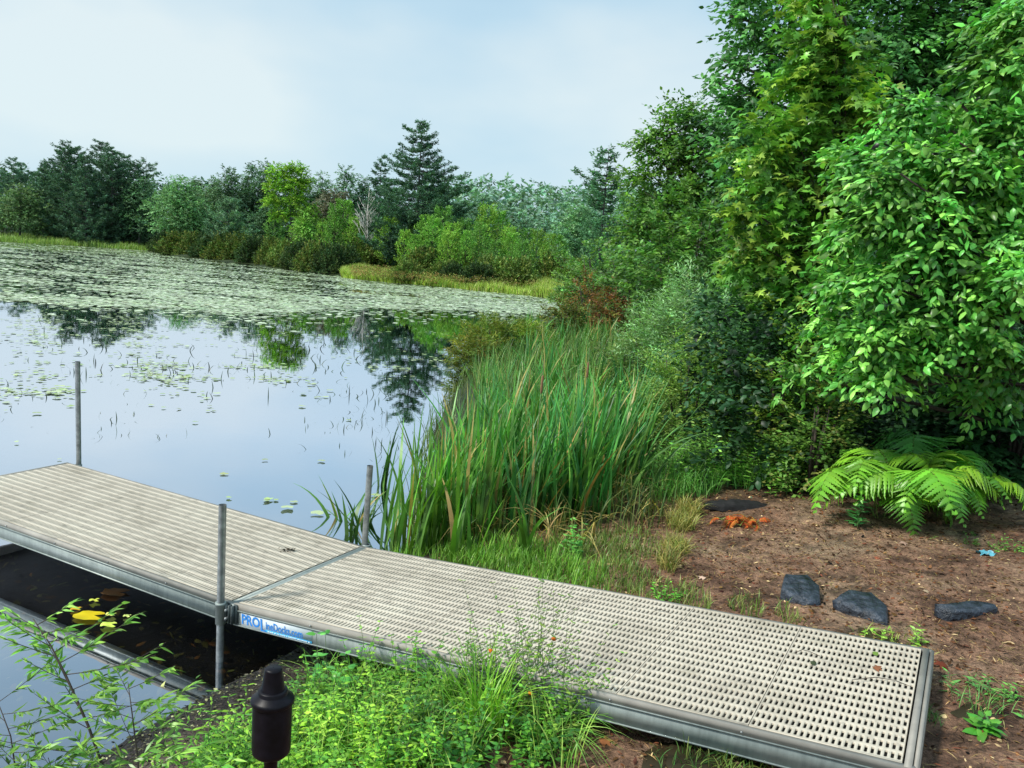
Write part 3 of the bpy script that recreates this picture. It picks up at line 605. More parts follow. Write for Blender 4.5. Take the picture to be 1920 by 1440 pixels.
for i, (px, tp, Y) in enumerate(((645,385,79),(628,400,78),(665,412,76),(712,425,78),(680,432,79),(735,410,73),(775,415,72),(515,412,82),(605,425,80),(800,405,70),(830,400,69),(850,415,68),(812,425,64),(870,425,70),(915,390,72),(935,400,75),(900,430,66),(955,430,68),(962,440,62),(990,428,66),(1008,442,64),(875,445,62),(930,448,62),(1030,455,62),(1045,440,66),(980,455,60),(842,440,62),(780,440,66),(905,410,76),(760,432,68))):
    p = at(px, tp, Y); z0 = .3; s_ = p.z-z0; put(sapl[i % 3], 's%d' % (i % 3), (p.x, Y, z0), random.uniform(0, 6), (s_*random.uniform(.55, .9),)*2+(s_*random.uniform(.9, 1.15),), {645: 'tall yellow green sapling left of the bleached dead tree', 915: 'tall pointed green sapling right of the central pines'}.get(px, yg), 'saplings behind the meadow')
for i in range(26):                      # low rounded green shrubs behind the meadow strip
    px = 770+i*12+random.uniform(-8, 8); Y = random.uniform(57, 66); p = at(px, 500, Y); k = (2, 2, 0, 1)[i % 4]; s_ = random.uniform(1.0, 1.7)
    put(SK[k], k, (p.x, Y, .2), random.uniform(0, 6), (s_, s_, s_*random.uniform(.9, 1.5)), 'low shrub on the inland edge of the far meadow', 'low shrubs behind the meadow')
# meadow grass strips at the far water edge
def strip(name, label, pts, depth, n, h, cA, cB):
    P = []; pts = [onz(*p) for p in pts]; b = MB(); seg = R.integers(0, len(pts)-1, n); t = R.random(n)
    A = np.array([tuple(p) for p in pts]); Q = A[seg]*(1-t[:, None])+A[seg+1]*t[:, None]; d_ = Q/np.linalg.norm(Q, axis=1, keepdims=True); o_ = R.random(n)**1.2*depth
    Q = Q+d_*o_[:, None]; Q[:, 2] = np.maximum(H(Q[:, 0], Q[:, 1]), 0)-.02; c = vcol(n, cA, .16, .05, cB, .35); c = c*np.clip(1-(o_/depth)[:, None]*.2, 0, 1)
    b.blades(Q, h*R.uniform(.6, 1.2, n)*(.8+.4*np.sin(Q[:, 0]*.9)**2), .05, R.uniform(0, 6.28, n), R.uniform(.1, .6, n), c, .4, 3); return tag(b.build(name, M_blade), label, 'grass', kind='stuff')
strip('meadow_grass', 'yellow green marsh grass strip along the far water edge', [(640, 521), (700, 528), (850, 541), (1000, 556), (1056, 563)], 9, 26000, .62, (.28, .36, .07), (.38, .36, .12))
strip('meadow_grass', 'low marsh grass along the water left of the shrub point', [(-60, 452), (0, 454), (150, 462), (296, 472)], 12, 12000, .8, (.19, .27, .07), (.26, .31, .10))
b = MB(); n = 9000; u_ = R.uniform(660, 1075, n); Y = R.uniform(55, 68, n); P_ = np.array([tuple(at(float(a), 500, float(c))) for a, c in zip(u_, Y)]); P_[:, 2] = .35+R.random(n)*.35
sprays(b, P_, R.normal(0, 1, (n, 3))+[0, 0, .8], .25, 5, DIAM, .12, .06, vcol(n, (.16, .17, .05), .25, .08, (.20, .12, .055), .35), .1)
tag(b.build('heath', M_far), 'olive and rust coloured low heath behind the meadow grass', 'undergrowth', kind='stuff')

# ------------------------------------------------------------------ right bank: big trees
o = conifer('crooked thin pine leaning over the right bank shrubs', 1142, 274, 78, 50, (.05, .12, .075), lambda f: (.95 if .3 < f < .46 else .62 if .66 < f < .76 else .35 if f < .3 else .42*(1.15-f)**.4+.1), whorls=17, nb=6, up=.12, low=.2, group='crooked pine', onesided=.25, tuft=.22, dens=.85)
bt_ = ground(1290, 640)
def bigtree(name, label, base, top, lobes, *a, **k): return tree(name, label, 'tree', base, top, lobes, *a, **k)
Y = 18
bB = at(1290, 600, Y); bB.z = h1(bB.x, bB.y)
bigtree('oak_tree', 'dark leafy tree with uneven crown against the sky left of the big trees', bB, at(1300, 190, Y),
    [lobe(1290,215,Y,55,32), lobe(1240,250,Y,42,28), lobe(1200,268,Y,28,16), lobe(1270,290,Y,75,30), lobe(1205,330,Y,55,26), lobe(1330,260,Y,60,45), lobe(1240,380,Y,70,40), lobe(1320,350,Y,70,60), lobe(1200,430,Y,60,40), lobe(1290,450,Y,80,50), lobe(1370,400,Y,60,80)],
    2300, 10, LANCE, .11, .056, (.08, .175, .04), M_leaf, .13, .42, .3, (.13, .23, .045), .35, .5, .8, None, None, 1, None, .5, .25, 2)
Y = 13.5
bB = at(1760, 700, Y); bB.z = h1(bB.x, bB.y)
bigtree('maple_tree', 'tall dark green tree filling the top right corner behind the others', bB, at(1740, -120, Y),
    [lobe(1405,-20,Y,35,30,.6), lobe(1420,60,Y,65,30,.8), lobe(1385,20,Y,28,20,.5), lobe(1440,125,Y,75,34,.8), lobe(1370,110,Y,40,16,.5), lobe(1400,190,Y,70,34,.8), lobe(1335,150,Y,28,14,.4), lobe(1390,265,Y,70,45,.8), lobe(1450,330,Y,90,60,.9), lobe(1500,-40,Y,80,80), lobe(1520,100,Y,90,80), lobe(1530,240,Y,90,80),
     lobe(1650,-60,Y,110,80), lobe(1660,90,Y,110,90,1.2), lobe(1800,-60,Y,120,90), lobe(1800,80,Y,120,90,1.2), lobe(1920,0,Y,110,110), lobe(1680,240,Y,120,90,1.2), lobe(1850,230,Y,120,90,1.2), lobe(1600,380,Y,120,90,1.2), lobe(1780,400,Y,150,110,1.3), lobe(1950,400,Y,120,120)],
    5200, 10, OVATE, .11, .07, (.055, .155, .048), M_leaf, .2, .5, .4, (.11, .27, .08), .38, .3, .7, None, None, 1, None, .5, .3, 2)
Y = 16
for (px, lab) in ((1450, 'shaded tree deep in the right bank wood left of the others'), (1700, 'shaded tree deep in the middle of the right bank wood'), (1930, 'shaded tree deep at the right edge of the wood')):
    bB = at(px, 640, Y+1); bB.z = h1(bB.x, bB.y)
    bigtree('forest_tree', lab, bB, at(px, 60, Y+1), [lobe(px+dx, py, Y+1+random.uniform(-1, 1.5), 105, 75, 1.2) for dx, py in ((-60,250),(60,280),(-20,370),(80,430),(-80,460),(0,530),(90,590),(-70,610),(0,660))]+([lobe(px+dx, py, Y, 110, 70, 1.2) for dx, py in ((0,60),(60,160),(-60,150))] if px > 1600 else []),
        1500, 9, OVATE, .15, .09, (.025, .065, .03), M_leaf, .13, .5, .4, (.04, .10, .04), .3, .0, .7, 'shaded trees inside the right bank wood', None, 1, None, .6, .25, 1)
# young maple with yellowish top
Y = 9.2; bB = at(1588, 760, Y); bB.z = h1(bB.x, bB.y)
bigtree('young_maple', 'slender young maple with olive yellow upper leaves and visible twin stems', bB, at(1550, -60, Y),
    [lobe(1545,-10,Y,50,50,.35), lobe(1530,60,Y,60,45,.4), lobe(1560,110,Y,75,45,.45), lobe(1500,160,Y,60,30,.4), lobe(1580,190,Y,85,42,.5), lobe(1450,235,Y,55,22,.35), lobe(1530,255,Y,95,40,.5), lobe(1430,285,Y,70,25,.4), lobe(1600,300,Y,80,42,.5), lobe(1480,350,Y,100,35,.5), lobe(1400,395,Y,60,22,.35), lobe(1560,400,Y,90,45,.5),
     lobe(1430,455,Y,85,28,.45), lobe(1520,480,Y,100,45,.5), lobe(1400,500,Y,50,20,.35), lobe(1600,520,Y,70,45,.5), lobe(1480,560,Y,95,35,.5), lobe(1560,600,Y,80,40,.5)],
    1150, 9, MAPLE, .115, .115, (.12, .26, .05), M_gloss, .045, .36, .5, (.22, .31, .055), .3, .2, 1.4, None, None, 2, None, .5, .22, 1)
b = MB(); e = at(1606, 60, Y+.1)-at(1600, 780, Y+.1); s0 = at(1600, 780, Y+.1); b.tube([tuple(s0+e*t+Vector((random.uniform(-.03, .03), 0, 0))-bB) for t in (0, .2, .4, .6, .8, 1)], [.035, .032, .028, .022, .016, .008], 8)
b.build('trunk', M_bark, bpy.data.objects['young_maple'], smooth=True)
# near big leaved tree
Y = 6.8; bB = at(2050, 900, Y+.6); bB.z = h1(bB.x, bB.y)
bigtree('dogwood_tree', 'near tree with large drooping bright green leaves at the right edge', bB, at(2030, -60, Y+.5),
    [lobe(1890,110,Y,61,32,.4), lobe(1800,200,Y,52,21,.3), lobe(1900,240,Y,70,36,.4), lobe(1700,275,Y,44,15,.25), lobe(1790,300,Y,70,28,.4), lobe(1660,330,Y,61,18,.3), lobe(1880,350,Y,70,36,.4), lobe(1740,380,Y,83,28,.4), lobe(1650,400,Y,48,20,.25), lobe(1850,440,Y,79,32,.4), lobe(1740,460,Y,79,25,.4), lobe(1660,520,Y,61,23,.35), lobe(1780,540,Y,79,28,.4), lobe(1890,540,Y,61,32,.4),
     lobe(1710,600,Y,79,23,.35), lobe(1820,620,Y,70,23,.35), lobe(1700,665,Y,61,15,.3), lobe(1900,660,Y,44,28,.3), lobe(1620,610,Y,44,20,.3), lobe(1905,500,Y-.6,39,20,.25), lobe(1600,430,Y+.4,44,15,.3), lobe(1610,290,Y+.6,39,15,.3), lobe(1585,520,Y+.5,44,21,.3), lobe(1650,700,Y,44,14,.25), lobe(1840,720,Y+.4,61,18,.3), lobe(1930,30,Y,52,36,.4), lobe(1720,200,Y+.8,52,21,.3), lobe(1560,600,Y+.6,35,15,.25), lobe(1640,250,Y+.9,35,11,.25), lobe(1500,690,Y+1,35,12,.25), lobe(1590,660,Y+.4,52,10,.25)],
    3500, 9, OVATE, .084, .050, (.095, .265, .06), M_gloss, .09, .36, .7, (.18, .36, .08), .38, .35, 2.2, None, None, 2, None, .5, .38, 1, upn=.8)
# dark undergrowth wall behind ferns
b = MB(); n = 2600; u_ = R.uniform(1300, 2000, n); v_ = R.uniform(560, 880, n); Yv = R.uniform(8.6, 11, n)-(v_-560)/320*1.2
P_ = np.array([tuple(at(float(a), float(c), float(q))) for a, c, q in zip(u_, v_, Yv)]); P_[:, 2] = np.maximum(P_[:, 2], H(P_[:, 0], P_[:, 1])+.05)
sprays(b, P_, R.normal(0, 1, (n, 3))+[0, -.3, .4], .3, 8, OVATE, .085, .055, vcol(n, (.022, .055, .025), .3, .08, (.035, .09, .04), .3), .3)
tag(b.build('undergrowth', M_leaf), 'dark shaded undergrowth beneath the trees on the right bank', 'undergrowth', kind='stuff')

def shrub_px(name, label, px, top, base, hw, Y, colr, alt, pa, n, LL, WW, tpl, m=9, mat=None, group=None, spl=.25, bare=0, cat='shrub', shell=.4, wide=1.):
    p = at(px, top, Y); B = Vector((p.x, p.y, h1(p.x, p.y))); hgt = max(.3, p.z-B.z); w_ = hw*Y/F; o = empty(name, B, label, cat, group)
    b = MB()
    for q in range(14 if bare else 7):
        a_ = random.uniform(0, 6.28); r_ = w_*random.uniform(.2, .85); b.tube([(.0, .0, -.12), (r_*.6*math.cos(a_), r_*.6*math.sin(a_), hgt*.4), (r_*math.cos(a_), r_*math.sin(a_), hgt*.88)], [.022, .014, .005], 5)
    b.build('stems', M_twig, o); b = MB(); d = nrm(R.normal(0, 1, (n, 3))); rr = R.random(n)**shell; z = d[:, 2]*rr*.5+.5; z = bare+(1-bare)*z
    lump = 1+.22*np.sin(d[:, 0]*5+R.random()*6)*np.cos(d[:, 2]*6+R.random()*6)+.15*np.sin(d[:, 2]*9+d[:, 0]*4)
    P = np.stack([d[:, 0]*rr*w_*lump, d[:, 1]*rr*w_*lump*wide, np.maximum(.03, z*hgt*lump.clip(.7, 1.12))], -1)
    sprays(b, P, d*[1, 1, .6]+[0, 0, .45], spl*R.uniform(.6, 1.3, n), m, tpl, LL, WW, vcol(n, colr, .24, .08, alt, pa), .35); b.build('foliage', mat or M_leaf, o); return o
rb = 'shrubs on the right bank'
for a in (('leafy green shrub with bare lower stems below the dark uneven tree', 1290, 380, 600, 110, 15.5, (.075, .17, .04), (.13, .23, .055), .3, 900, .10, .06, LANCE, 9, None, .35),
          ('mid green shrub at the far end of the right bank', 1130, 470, 560, 75, 27, (.09, .19, .05), (.12, .20, .05), .3, 900, .13, .07, DIAM, 8, None, .0),
          ('light green shrub beside the far end of the meadow', 1085, 510, 570, 45, 30, (.12, .20, .05), (.16, .24, .06), .3, 500, .13, .07, DIAM, 8, None, 0),
          ('rounded green shrub between the far shrub and the dark tree', 1215, 460, 600, 80, 22, (.09, .18, .05), (.11, .19, .05), .3, 900, .12, .065, DIAM, 8, None, .1),
          ('broad green shrub at the foot of the slender maple', 1440, 520, 640, 100, 12.4, (.10, .23, .06), (.15, .30, .09), .3, 1000, .095, .05, LANCE, 9, None, 0),
          ('dark shrub with bare twiggy base behind the willow shrub', 1370, 470, 600, 80, 14.5, (.07, .16, .045), (.10, .19, .05), .3, 800, .10, .055, LANCE, 9, None, .3)):
    lab, px, tp, bs, hw, Y, c1, c2, pa, n, LL, WW, tpl, m_, mt_, bare = a
    shrub_px('shrub', lab, px, tp, bs, hw, Y, c1, c2, pa, n, LL, WW, tpl, m_, mt_, None, bare=bare)
for a in (('rust brown low shrub near the far end of the right bank', 1115, 525, 42, 24, (.17, .085, .03), (.10, .12, .03), .25), ('rust and green low shrub by the narrow water', 1060, 570, 38, 23, (.13, .11, .03), (.10, .14, .03), .4),
          ('red brown shrub spilling into the reeds', 1150, 560, 32, 21, (.17, .07, .035), (.12, .12, .03), .3)):
    shrub_px('shrub', a[0], a[1], a[2], 0, a[3], a[4], a[5], a[6], a[7], 520, .085, .045, DIAM, 8)
for a in (('olive yellow rounded sedge shrub at the water edge', 925, 608, 48, 19.5, (.15, .17, .03), (.12, .19, .04), .4, 900), ('yellow green sedge shrub beside the olive one', 985, 615, 42, 20, (.15, .22, .04), (.2, .22, .04), .3, 700),
          ('low rusty green sedge shrub at the water edge', 890, 640, 32, 17.5, (.16, .15, .03), (.12, .17, .04), .4, 500)):
    shrub_px('sedge_shrub', a[0], a[1], a[2], 0, a[3], a[4], a[5], a[6], a[7], a[8], .13, .02, DIAM, 8, spl=.3)
for a in (('grey green narrow leaved willow shrub behind the cattails', 1300, 545, 85, 11.5, (.18, .30, .15), (.25, .37, .23), .3, 1100, .085, .017), ('pale green willow shrub left of the grey green one', 1240, 570, 60, 12, (.14, .23, .10), (.17, .26, .14), .3, 700, .08, .016),
          ('tangled olive shrub at the back of the cattail bed', 1190, 650, 60, 12, (.12, .18, .06), (.16, .2, .08), .3, 700, .07, .017), ('tangled yellow green shrub right of the cattails', 1300, 655, 70, 9.3, (.15, .24, .055), (.22, .30, .08), .3, 900, .055, .02), ('willow shrub at the foot of the slender maple', 1400, 570, 60, 12, (.11, .22, .09), (.15, .26, .12), .3, 700, .08, .02)):
    shrub_px('willow_shrub', a[0], a[1], a[2], 0, a[3], a[4], a[5], a[6], a[7], a[8], a[9], a[10], DIAM, 12, spl=.35)
for a in (('yellow green small leaved shrub at the wood edge', 1500, 650, 80, 8.3, (.11, .21, .035), (.22, .28, .05), .3, 560, .055, .03, DIAM), ('olive shrub with reddish tips beside the ferns', 1540, 740, 55, 7.6, (.10, .18, .04), (.17, .17, .05), .2, 300, .055, .03, DIAM),
          ('dark green round leaved shrub left of the yellow green one', 1375, 670, 46, 10.6, (.09, .21, .05), (.12, .26, .08), .3, 500, .075, .05, OVATE), ('dark shrub under the yellow green shrub', 1400, 770, 60, 9.6, (.04, .10, .035), (.07, .16, .05), .25, 600, .07, .045, OVATE),
          ('green leafy shrub under the large leaved tree', 1830, 690, 90, 8.3, (.03, .08, .035), (.05, .13, .06), .3, 500, .085, .055, OVATE), ('shaded shrub at the right edge behind the ferns', 1930, 660, 70, 7.6, (.04, .11, .045), (.06, .16, .06), .3, 350, .085, .055, OVATE),
          ('low bright shrub beneath the slender maple stems', 1520, 570, 90, 9.8, (.085, .20, .06), (.12, .26, .08), .35, 700, .09, .06, OVATE)):
    shrub_px('shrub', a[0], a[1], a[2], 0, a[3], a[4], a[5], a[6], a[7], a[8], a[9], a[10], a[11], 10)
# ------------------------------------------------------------------ cattail bed
def cattail_mesh(n, h, w=.042, spread=.09, dead=.08, lean=.28, colr=(.07, .20, .05), az0=.3):
    b = MB(); P = R.normal(0, spread, (n, 3)); P[:, 2] = -.06; az = np.where(R.random(n) < .45, az0+R.normal(0, .8, n), R.uniform(0, 6.28, n))
    c = vcol(n, colr, .2, .08, (.11, .25, .06), .3); k = R.random(n) < dead; c[k] = vcol(int(k.sum()), (.34, .25, .10), .2) if k.sum() else c[k]
    c2 = np.clip(c*np.array([.75, .62, .5]), 0, 1)  # browner blade bases, darkened to imitate shade low in the clump
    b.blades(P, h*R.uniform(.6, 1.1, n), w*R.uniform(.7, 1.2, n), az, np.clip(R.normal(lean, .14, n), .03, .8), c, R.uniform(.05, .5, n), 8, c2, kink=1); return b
cl_ = 'tall narrow leaved cattail clump among the others in the reed bed'; cg = 'cattail clumps in the reed bed'
CT = []
for q in range(12):
    o = empty('cattail_clump', (0, 0, -50), cl_, 'cattails', cg)
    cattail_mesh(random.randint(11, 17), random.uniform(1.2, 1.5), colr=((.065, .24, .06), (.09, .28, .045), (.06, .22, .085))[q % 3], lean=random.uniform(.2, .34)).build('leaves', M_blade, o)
    if q < 0:
        b = MB(); b.tube([(.02, 0, 0), (.04, 0, .8), (.05, .01, 1.42)], [.005, .004, .003], 5); b.build('stalk', M_stem, o)
        b = MB(); b.tube([(.046, .01, 1.22), (.048, .01, 1.24), (.05, .01, 1.36), (.05, .01, 1.375)], [.003, .011, .011, .003], 8); b.build('seed_head', simple('brown_velvet', (.10, .05, .025), .9), o)
    CT.append(o)
feat = [((650,1008), .72, 'dark fan shaped cattail clump in the water left of the back post', .55, (.045, .13, .03), 15), ((735,1032), 1.0, 'dark slender cattail clump between the back post and the foremost clump', .35, (.06, .17, .03), 14), ((712,930), .95, 'thin sparse cattail clump standing in open water behind the post', .3, (.05, .12, .04), 10), ((770,960), 1.1, 'cattail clump in the water behind the foremost clump', .3, (.08, .21, .035), 18), ((870,1045), .85, 'low bright cattail clump close to the dock edge', .35, (.10, .25, .03), 13), ((980,1040), .75, 'short leaning cattail clump at the edge of the bank grass', .5, (.08, .2, .04), 9), ((790,1035), 1.22, 'foremost cattail clump in the mud by the back dock edge', .34, (.10, .26, .035), 26), ((668,1022), .62, 'short dark cattail clump around the back post of the dock', .5, (.05, .13, .03), 16), ((842,1028), 1.2, 'bright green cattail clump just right of the foremost one', .16, (.11, .27, .03), 20),
        ((1008,985), 1.25, 'blue green broad leaved cattail clump at the front middle of the bed', .22, (.06, .19, .075), 14), ((1068,975), 1.35, 'dense blue green cattail clump right of the front middle', .3, (.055, .20, .075), 24), ((1110,960), 1.3, 'cattail clump fanning out to the right at the front of the bed', .42, (.08, .2, .06), 20),
        ((940,900), 1.35, 'cattail clump with a tan dead leaf standing upright', .25, (.06, .19, .05), 22), ((1300,775), 1.35, 'lone slim cattail standing in front of the dark shrubs', .14, (.06, .17, .06), 9), ((1185,930), 1.2, 'arching cattail clump at the right edge of the bed', .5, (.09, .19, .06), 18), ((905,1000), 1.1, 'thin cattail clump with yellow bases near the dock', .3, (.11, .22, .04), 14)]
for (px, py), h, lab, ln, c_, nb_ in feat:
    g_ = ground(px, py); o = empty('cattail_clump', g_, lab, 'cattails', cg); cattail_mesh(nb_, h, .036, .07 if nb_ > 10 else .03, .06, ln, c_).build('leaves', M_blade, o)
    if nb_ in (9, 24):
        b = MB(); b.tube([(.02, 0, -.02), (.04, 0, .7), (.05, .01, 1.5)], [.005, .004, .002], 5); b.build('stalk', M_stem, o)
        b = MB(); b.tube([(.046, .01, 1.24), (.048, .01, 1.26), (.05, .01, 1.37), (.05, .01, 1.385)], [.003, .010, .010, .003], 8); b.build('seed_head', simple('tan_velvet', (.22, .13, .06), .9), o)
cnt = 0
for q in range(900):
    y = 6.9*(24/6.9)**(random.random()**1.15); lo = np.interp(y, [6.8, 8, 10, 13, 17, 24], [-.55, -.5, -.35, -.5, -.45, .4]); hi = np.interp(y, [6.8, 8, 10, 13, 17, 24], [.75, 1.25, 1.75, 2.5, 3.2, 4.2])
    x = random.uniform(lo, hi); s_ = float(signed(np.array([x]), np.array([y]))[0])
    if s_ < -.32 or cnt >= 175: continue
    if y > 13 and random.random() < .3: continue
    k = random.randrange(12); z = max(h1(x, y), -.12); s1 = random.uniform(.72, 1.08)*.86
    s1 *= float(np.interp(y, [6.5, 8, 11, 15, 24], [.95, 1.0, .86, .78, .85]))*(.75 if x < -.1 and y > 8.5 else 1)
    put(CT[k], 'ct%d' % k, (x, y, z), random.uniform(-1.2, 1.2), (s1, s1, s1)); cnt += 1
for k in range(12):
    if 'ct%d' % k not in used: put(CT[k], 'ct%d' % k, (1.2, 9+k*.3, .3), 0, (1, 1, 1))
# grasses: undergrowth of the reed bed, bank grass, dry tufts
def grass(name, label, pts, h, wd, cA, cB, pB, lean=(.1, .7), seg=4, droop=.4, kind='stuff', c2=None):
    P = np.array(pts); n = len(P); P[:, 2] = H(P[:, 0], P[:, 1])-.01; b = MB()
    b.blades(P, h*R.uniform(.45, 1.15, n), wd*R.uniform(.7, 1.2, n), R.uniform(0, 6.28, n), R.uniform(lean[0], lean[1], n), vcol(n, cA, .22, .07, cB, pB), droop, seg, c2 and np.array(c2)[None]); return tag(b.build(name, M_blade), label, 'grass', kind=kind)
def patch(pxs, n, jit=.12, zz=None):
    """random ground points inside a list of (px,py,radius_px) spots"""
    out = []; base = [(ground(a, c), r) for a, c, r in pxs]; wts = [r*r*(g_.y**2) for g_, r in base]
    for i in random.choices(range(len(base)), wts, k=n):
        g_, r = base[i]; rr = r*g_.y/F; a_ = random.uniform(0, 6.28); q = math.sqrt(random.random())
        out.append((g_.x+math.cos(a_)*rr*q, g_.y+math.sin(a_)*rr*q*2.2, 0))
    return out
pts = []
while len(pts) < 5500:
    y = 6.6*(26/6.6)**random.random(); x = random.uniform(-1.2, np.interp(y, [6.6, 8, 10, 17, 26], [1.2, 2.0, 2.8, 4.4, 7.5])); pts.append((x, y, 0))
pts = np.array(pts); s_ = signed(pts[:, 0], pts[:, 1]); pts = pts[s_ > -.12]
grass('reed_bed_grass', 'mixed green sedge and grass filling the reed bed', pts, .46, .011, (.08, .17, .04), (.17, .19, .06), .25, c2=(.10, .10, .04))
pts = []
while len(pts) < 4500:
    y = random.uniform(11, 24); x = random.uniform(-.06*y+.2, .17*y+.6); pts.append((x, y, 0))
pts = np.array(pts); s_ = signed(pts[:, 0], pts[:, 1]); pts = pts[s_ > .0]
grass('tall_sedge', 'tall fine yellowish sedge on the far part of the right bank', pts, .80, .012, (.09, .20, .055), (.18, .22, .07), .3)
grass('bank_grass', 'bright green low grass along the back edge of the dock', patch([(760,1050,40),(850,1052,50),(930,1062,55),(1000,1075,55),(1060,1085,50),(880,1030,50),(960,1040,60),(1040,1050,60),(1110,1090,40)], 3600), .15, .007, (.10, .22, .03), (.18, .31, .05), .4)
grass('bank_grass', 'fine bright green grass at the foot of the wood left of the dirt', patch([(1330,870,55),(1290,900,55),(1380,890,50),(1240,910,50),(1420,900,30),(1300,845,50)], 3000), .34, .0085, (.10, .26, .05), (.22, .42, .13), .4, (.2, .9), 5, .6)
grass('dry_grass', 'straw brown dry grass at the left edge of the dirt', patch([(1275,985,26),(1265,1030,24),(1290,960,20),(1250,1060,20)], 1300), .20, .006, (.30, .23, .08), (.17, .20, .05), .4, (.3, 1.0), 5, .7)
grass('mossy_grass', 'sparse low grass in the mud between the reeds and the dirt', patch([(1160,1080,50),(1210,1100,45),(1120,1040,60),(1180,1020,55),(1080,1010,60),(1290,1120,40),(1400,1140,30),(1480,1160,25)], 3200), .10, .006, (.11, .17, .04), (.22, .22, .08), .3)
grass('dead_reeds', 'tan dead reed leaves lying in the reed bed', patch([(900,960,90),(1000,930,90),(1120,920,90),(1060,1000,60),(1180,960,60)], 520), .55, .014, (.36, .27, .11), (.22, .15, .06), .4, (.5, 1.3), 6, .8)
# ferns
_t = np.linspace(0, 1, 15); _v = [(0, 0, 0)]; _f = []
for _i in range(1, 15):
    _w = .5*(1-_t[_i]**1.6)*(1.0 if _i % 2 else .55)+.01; _v += [(_t[_i]+(.03 if _i % 2 else -.01), -_w, -.16*_t[_i]**2-.01), (_t[_i], 0, -.16*_t[_i]**2+.01), (_t[_i]+(.03 if _i % 2 else -.01), _w, -.16*_t[_i]**2-.01)]
_q = [(0, 1, 2), (0, 2, 3)]; _g = []
for _i in range(1, 14):
    _a = 1+3*(_i-1); _g += [(_a, _a+3, _a+4, _a+1), (_a+1, _a+4, _a+5, _a+2)]
PINNA = (_v, [_q, _g])
def frond(Lf, colr, arch=.9, droop=.5, w=.30, npair=21, sub=6):
    b = MB(); t = np.linspace(0, 1, npair+6); x = Lf*(.90*t-.06*t**3); z = Lf*(1.15*arch*t-(.80+.5*droop)*t**2.2); Rx = np.stack([x, 0*x, z], -1)
    b.tube(Rx[::3], np.linspace(.0035, .001, len(Rx[::3])), 4, C=(.22, .34, .07), cap=False); T = nrm(np.gradient(Rx, axis=0)); O, D, NN, LL, CC = [], [], [], [], []
    for i in range(5, npair+6):
        f_ = (i-5)/npair; ln = Lf*w*math.sin(math.pi*(.18+.80*f_))**.85*(1-.1*f_)
        for sg in (-1, 1):
            d = np.array([.35, sg*1.0, 0])@np.array([T[i], [0, 1, 0], np.cross(T[i], [0, 1, 0])])+R.normal(0, .05, 3); d = d/np.linalg.norm(d); up = np.cross(T[i], [0, 1, 0]); up = up if up[2] > 0 else -up
            O.append(Rx[i]); D.append(d-np.array([0, 0, .12])); NN.append(up+R.normal(0, .25, 3)); LL.append(ln)
    n = len(O); LL = np.array(LL); b.inst(PINNA, O, D, NN, LL*R.uniform(.8, 1.1, n), np.full(n, Lf/npair*1.05), vcol(n, colr, .16, .05)); return b
def fern(name, label, px, py, Lf, nf, colr, seed=0, asp=None, pool=None, tint=None):
    g_ = ground(px, py); o = empty(name, g_, label, 'fern', 'ferns by the dirt patch')
    for q in range(nf):
        me = pool[q % len(pool)]; f_ = bpy.data.objects.new('frond', me); COL.objects.link(f_); f_.parent = o
        a_ = q*2.4+random.uniform(-.3, .3); s_ = Lf*random.uniform(.75, 1.1); f_.scale = (s_*random.uniform(.8, 1), s_*random.uniform(.85, 1.15), s_*random.uniform(1.15, 1.75)); f_.rotation_euler = (random.uniform(-.4, .4), random.uniform(-.45, .25), a_); f_.location = (math.cos(a_)*.05, math.sin(a_)*.05, 0)
    return o
PA = [frond(1, tuple(q*.74 for q in c_), random.uniform(.85, 1.1), random.uniform(.55, .75)).mesh('frond', M_gloss) for c_ in ((.17, .37, .03), (.24, .44, .04), (.12, .31, .03), (.19, .40, .045))]
PB = [frond(1, c_, random.uniform(.9, 1.1), random.uniform(.45, .6)).mesh('frond', M_gloss) for c_ in ((.05, .17, .05), (.07, .21, .05), (.09, .25, .04))]
PC = [frond(1, c_, .9, .6).mesh('frond', M_gloss) for c_ in ((.22, .32, .05), (.14, .30, .06))]
fern('fern', 'largest bright lime green fern arching over the dirt edge', 1700, 975, .92, 15, None, pool=PA)
fern('fern', 'bright fern overlapping the left side of the largest fern', 1650, 970, .78, 10, None, pool=PA)
fern('fern', 'bright fern at the right of the largest fern', 1770, 970, .72, 11, None, pool=PA[:3]+PB[2:])
fern('fern', 'darker green fern behind the largest fern', 1740, 925, .95, 9, None, pool=PB)
fern('fern', 'small fern at the wood edge above the pale shrub', 1585, 800, .60, 8, None, pool=PC+PB[2:])
fern('fern', 'fern fronds standing among the yellow green shrub', 1540, 760, .9, 7, None, pool=PC)
fern('fern', 'fern tips under the large leaved tree', 1640, 790, .95, 6, None, pool=PC)
def dead_fern():
    g_ = ground(1392, 985); o = empty('dead_fern', g_, 'crumpled burnt orange dead fern on the dirt', 'dead fern')
    for q in range(26):
        f_ = frond(.24, ((.42, .075, .02), (.30, .055, .02), (.48, .12, .03))[q % 3], .55, .5, .20, 24, 4).build('frond', M_litter, o)
        f_.rotation_euler = (random.uniform(-1.3, 1.3), random.uniform(-.35, .25), random.uniform(0, 6.28)); f_.scale = (random.uniform(.5, 1), random.uniform(.5, 1), random.uniform(.6, 1.8)); f_.location = (random.uniform(-.17, .13), random.uniform(-.09, .09), .02)
dead_fern()
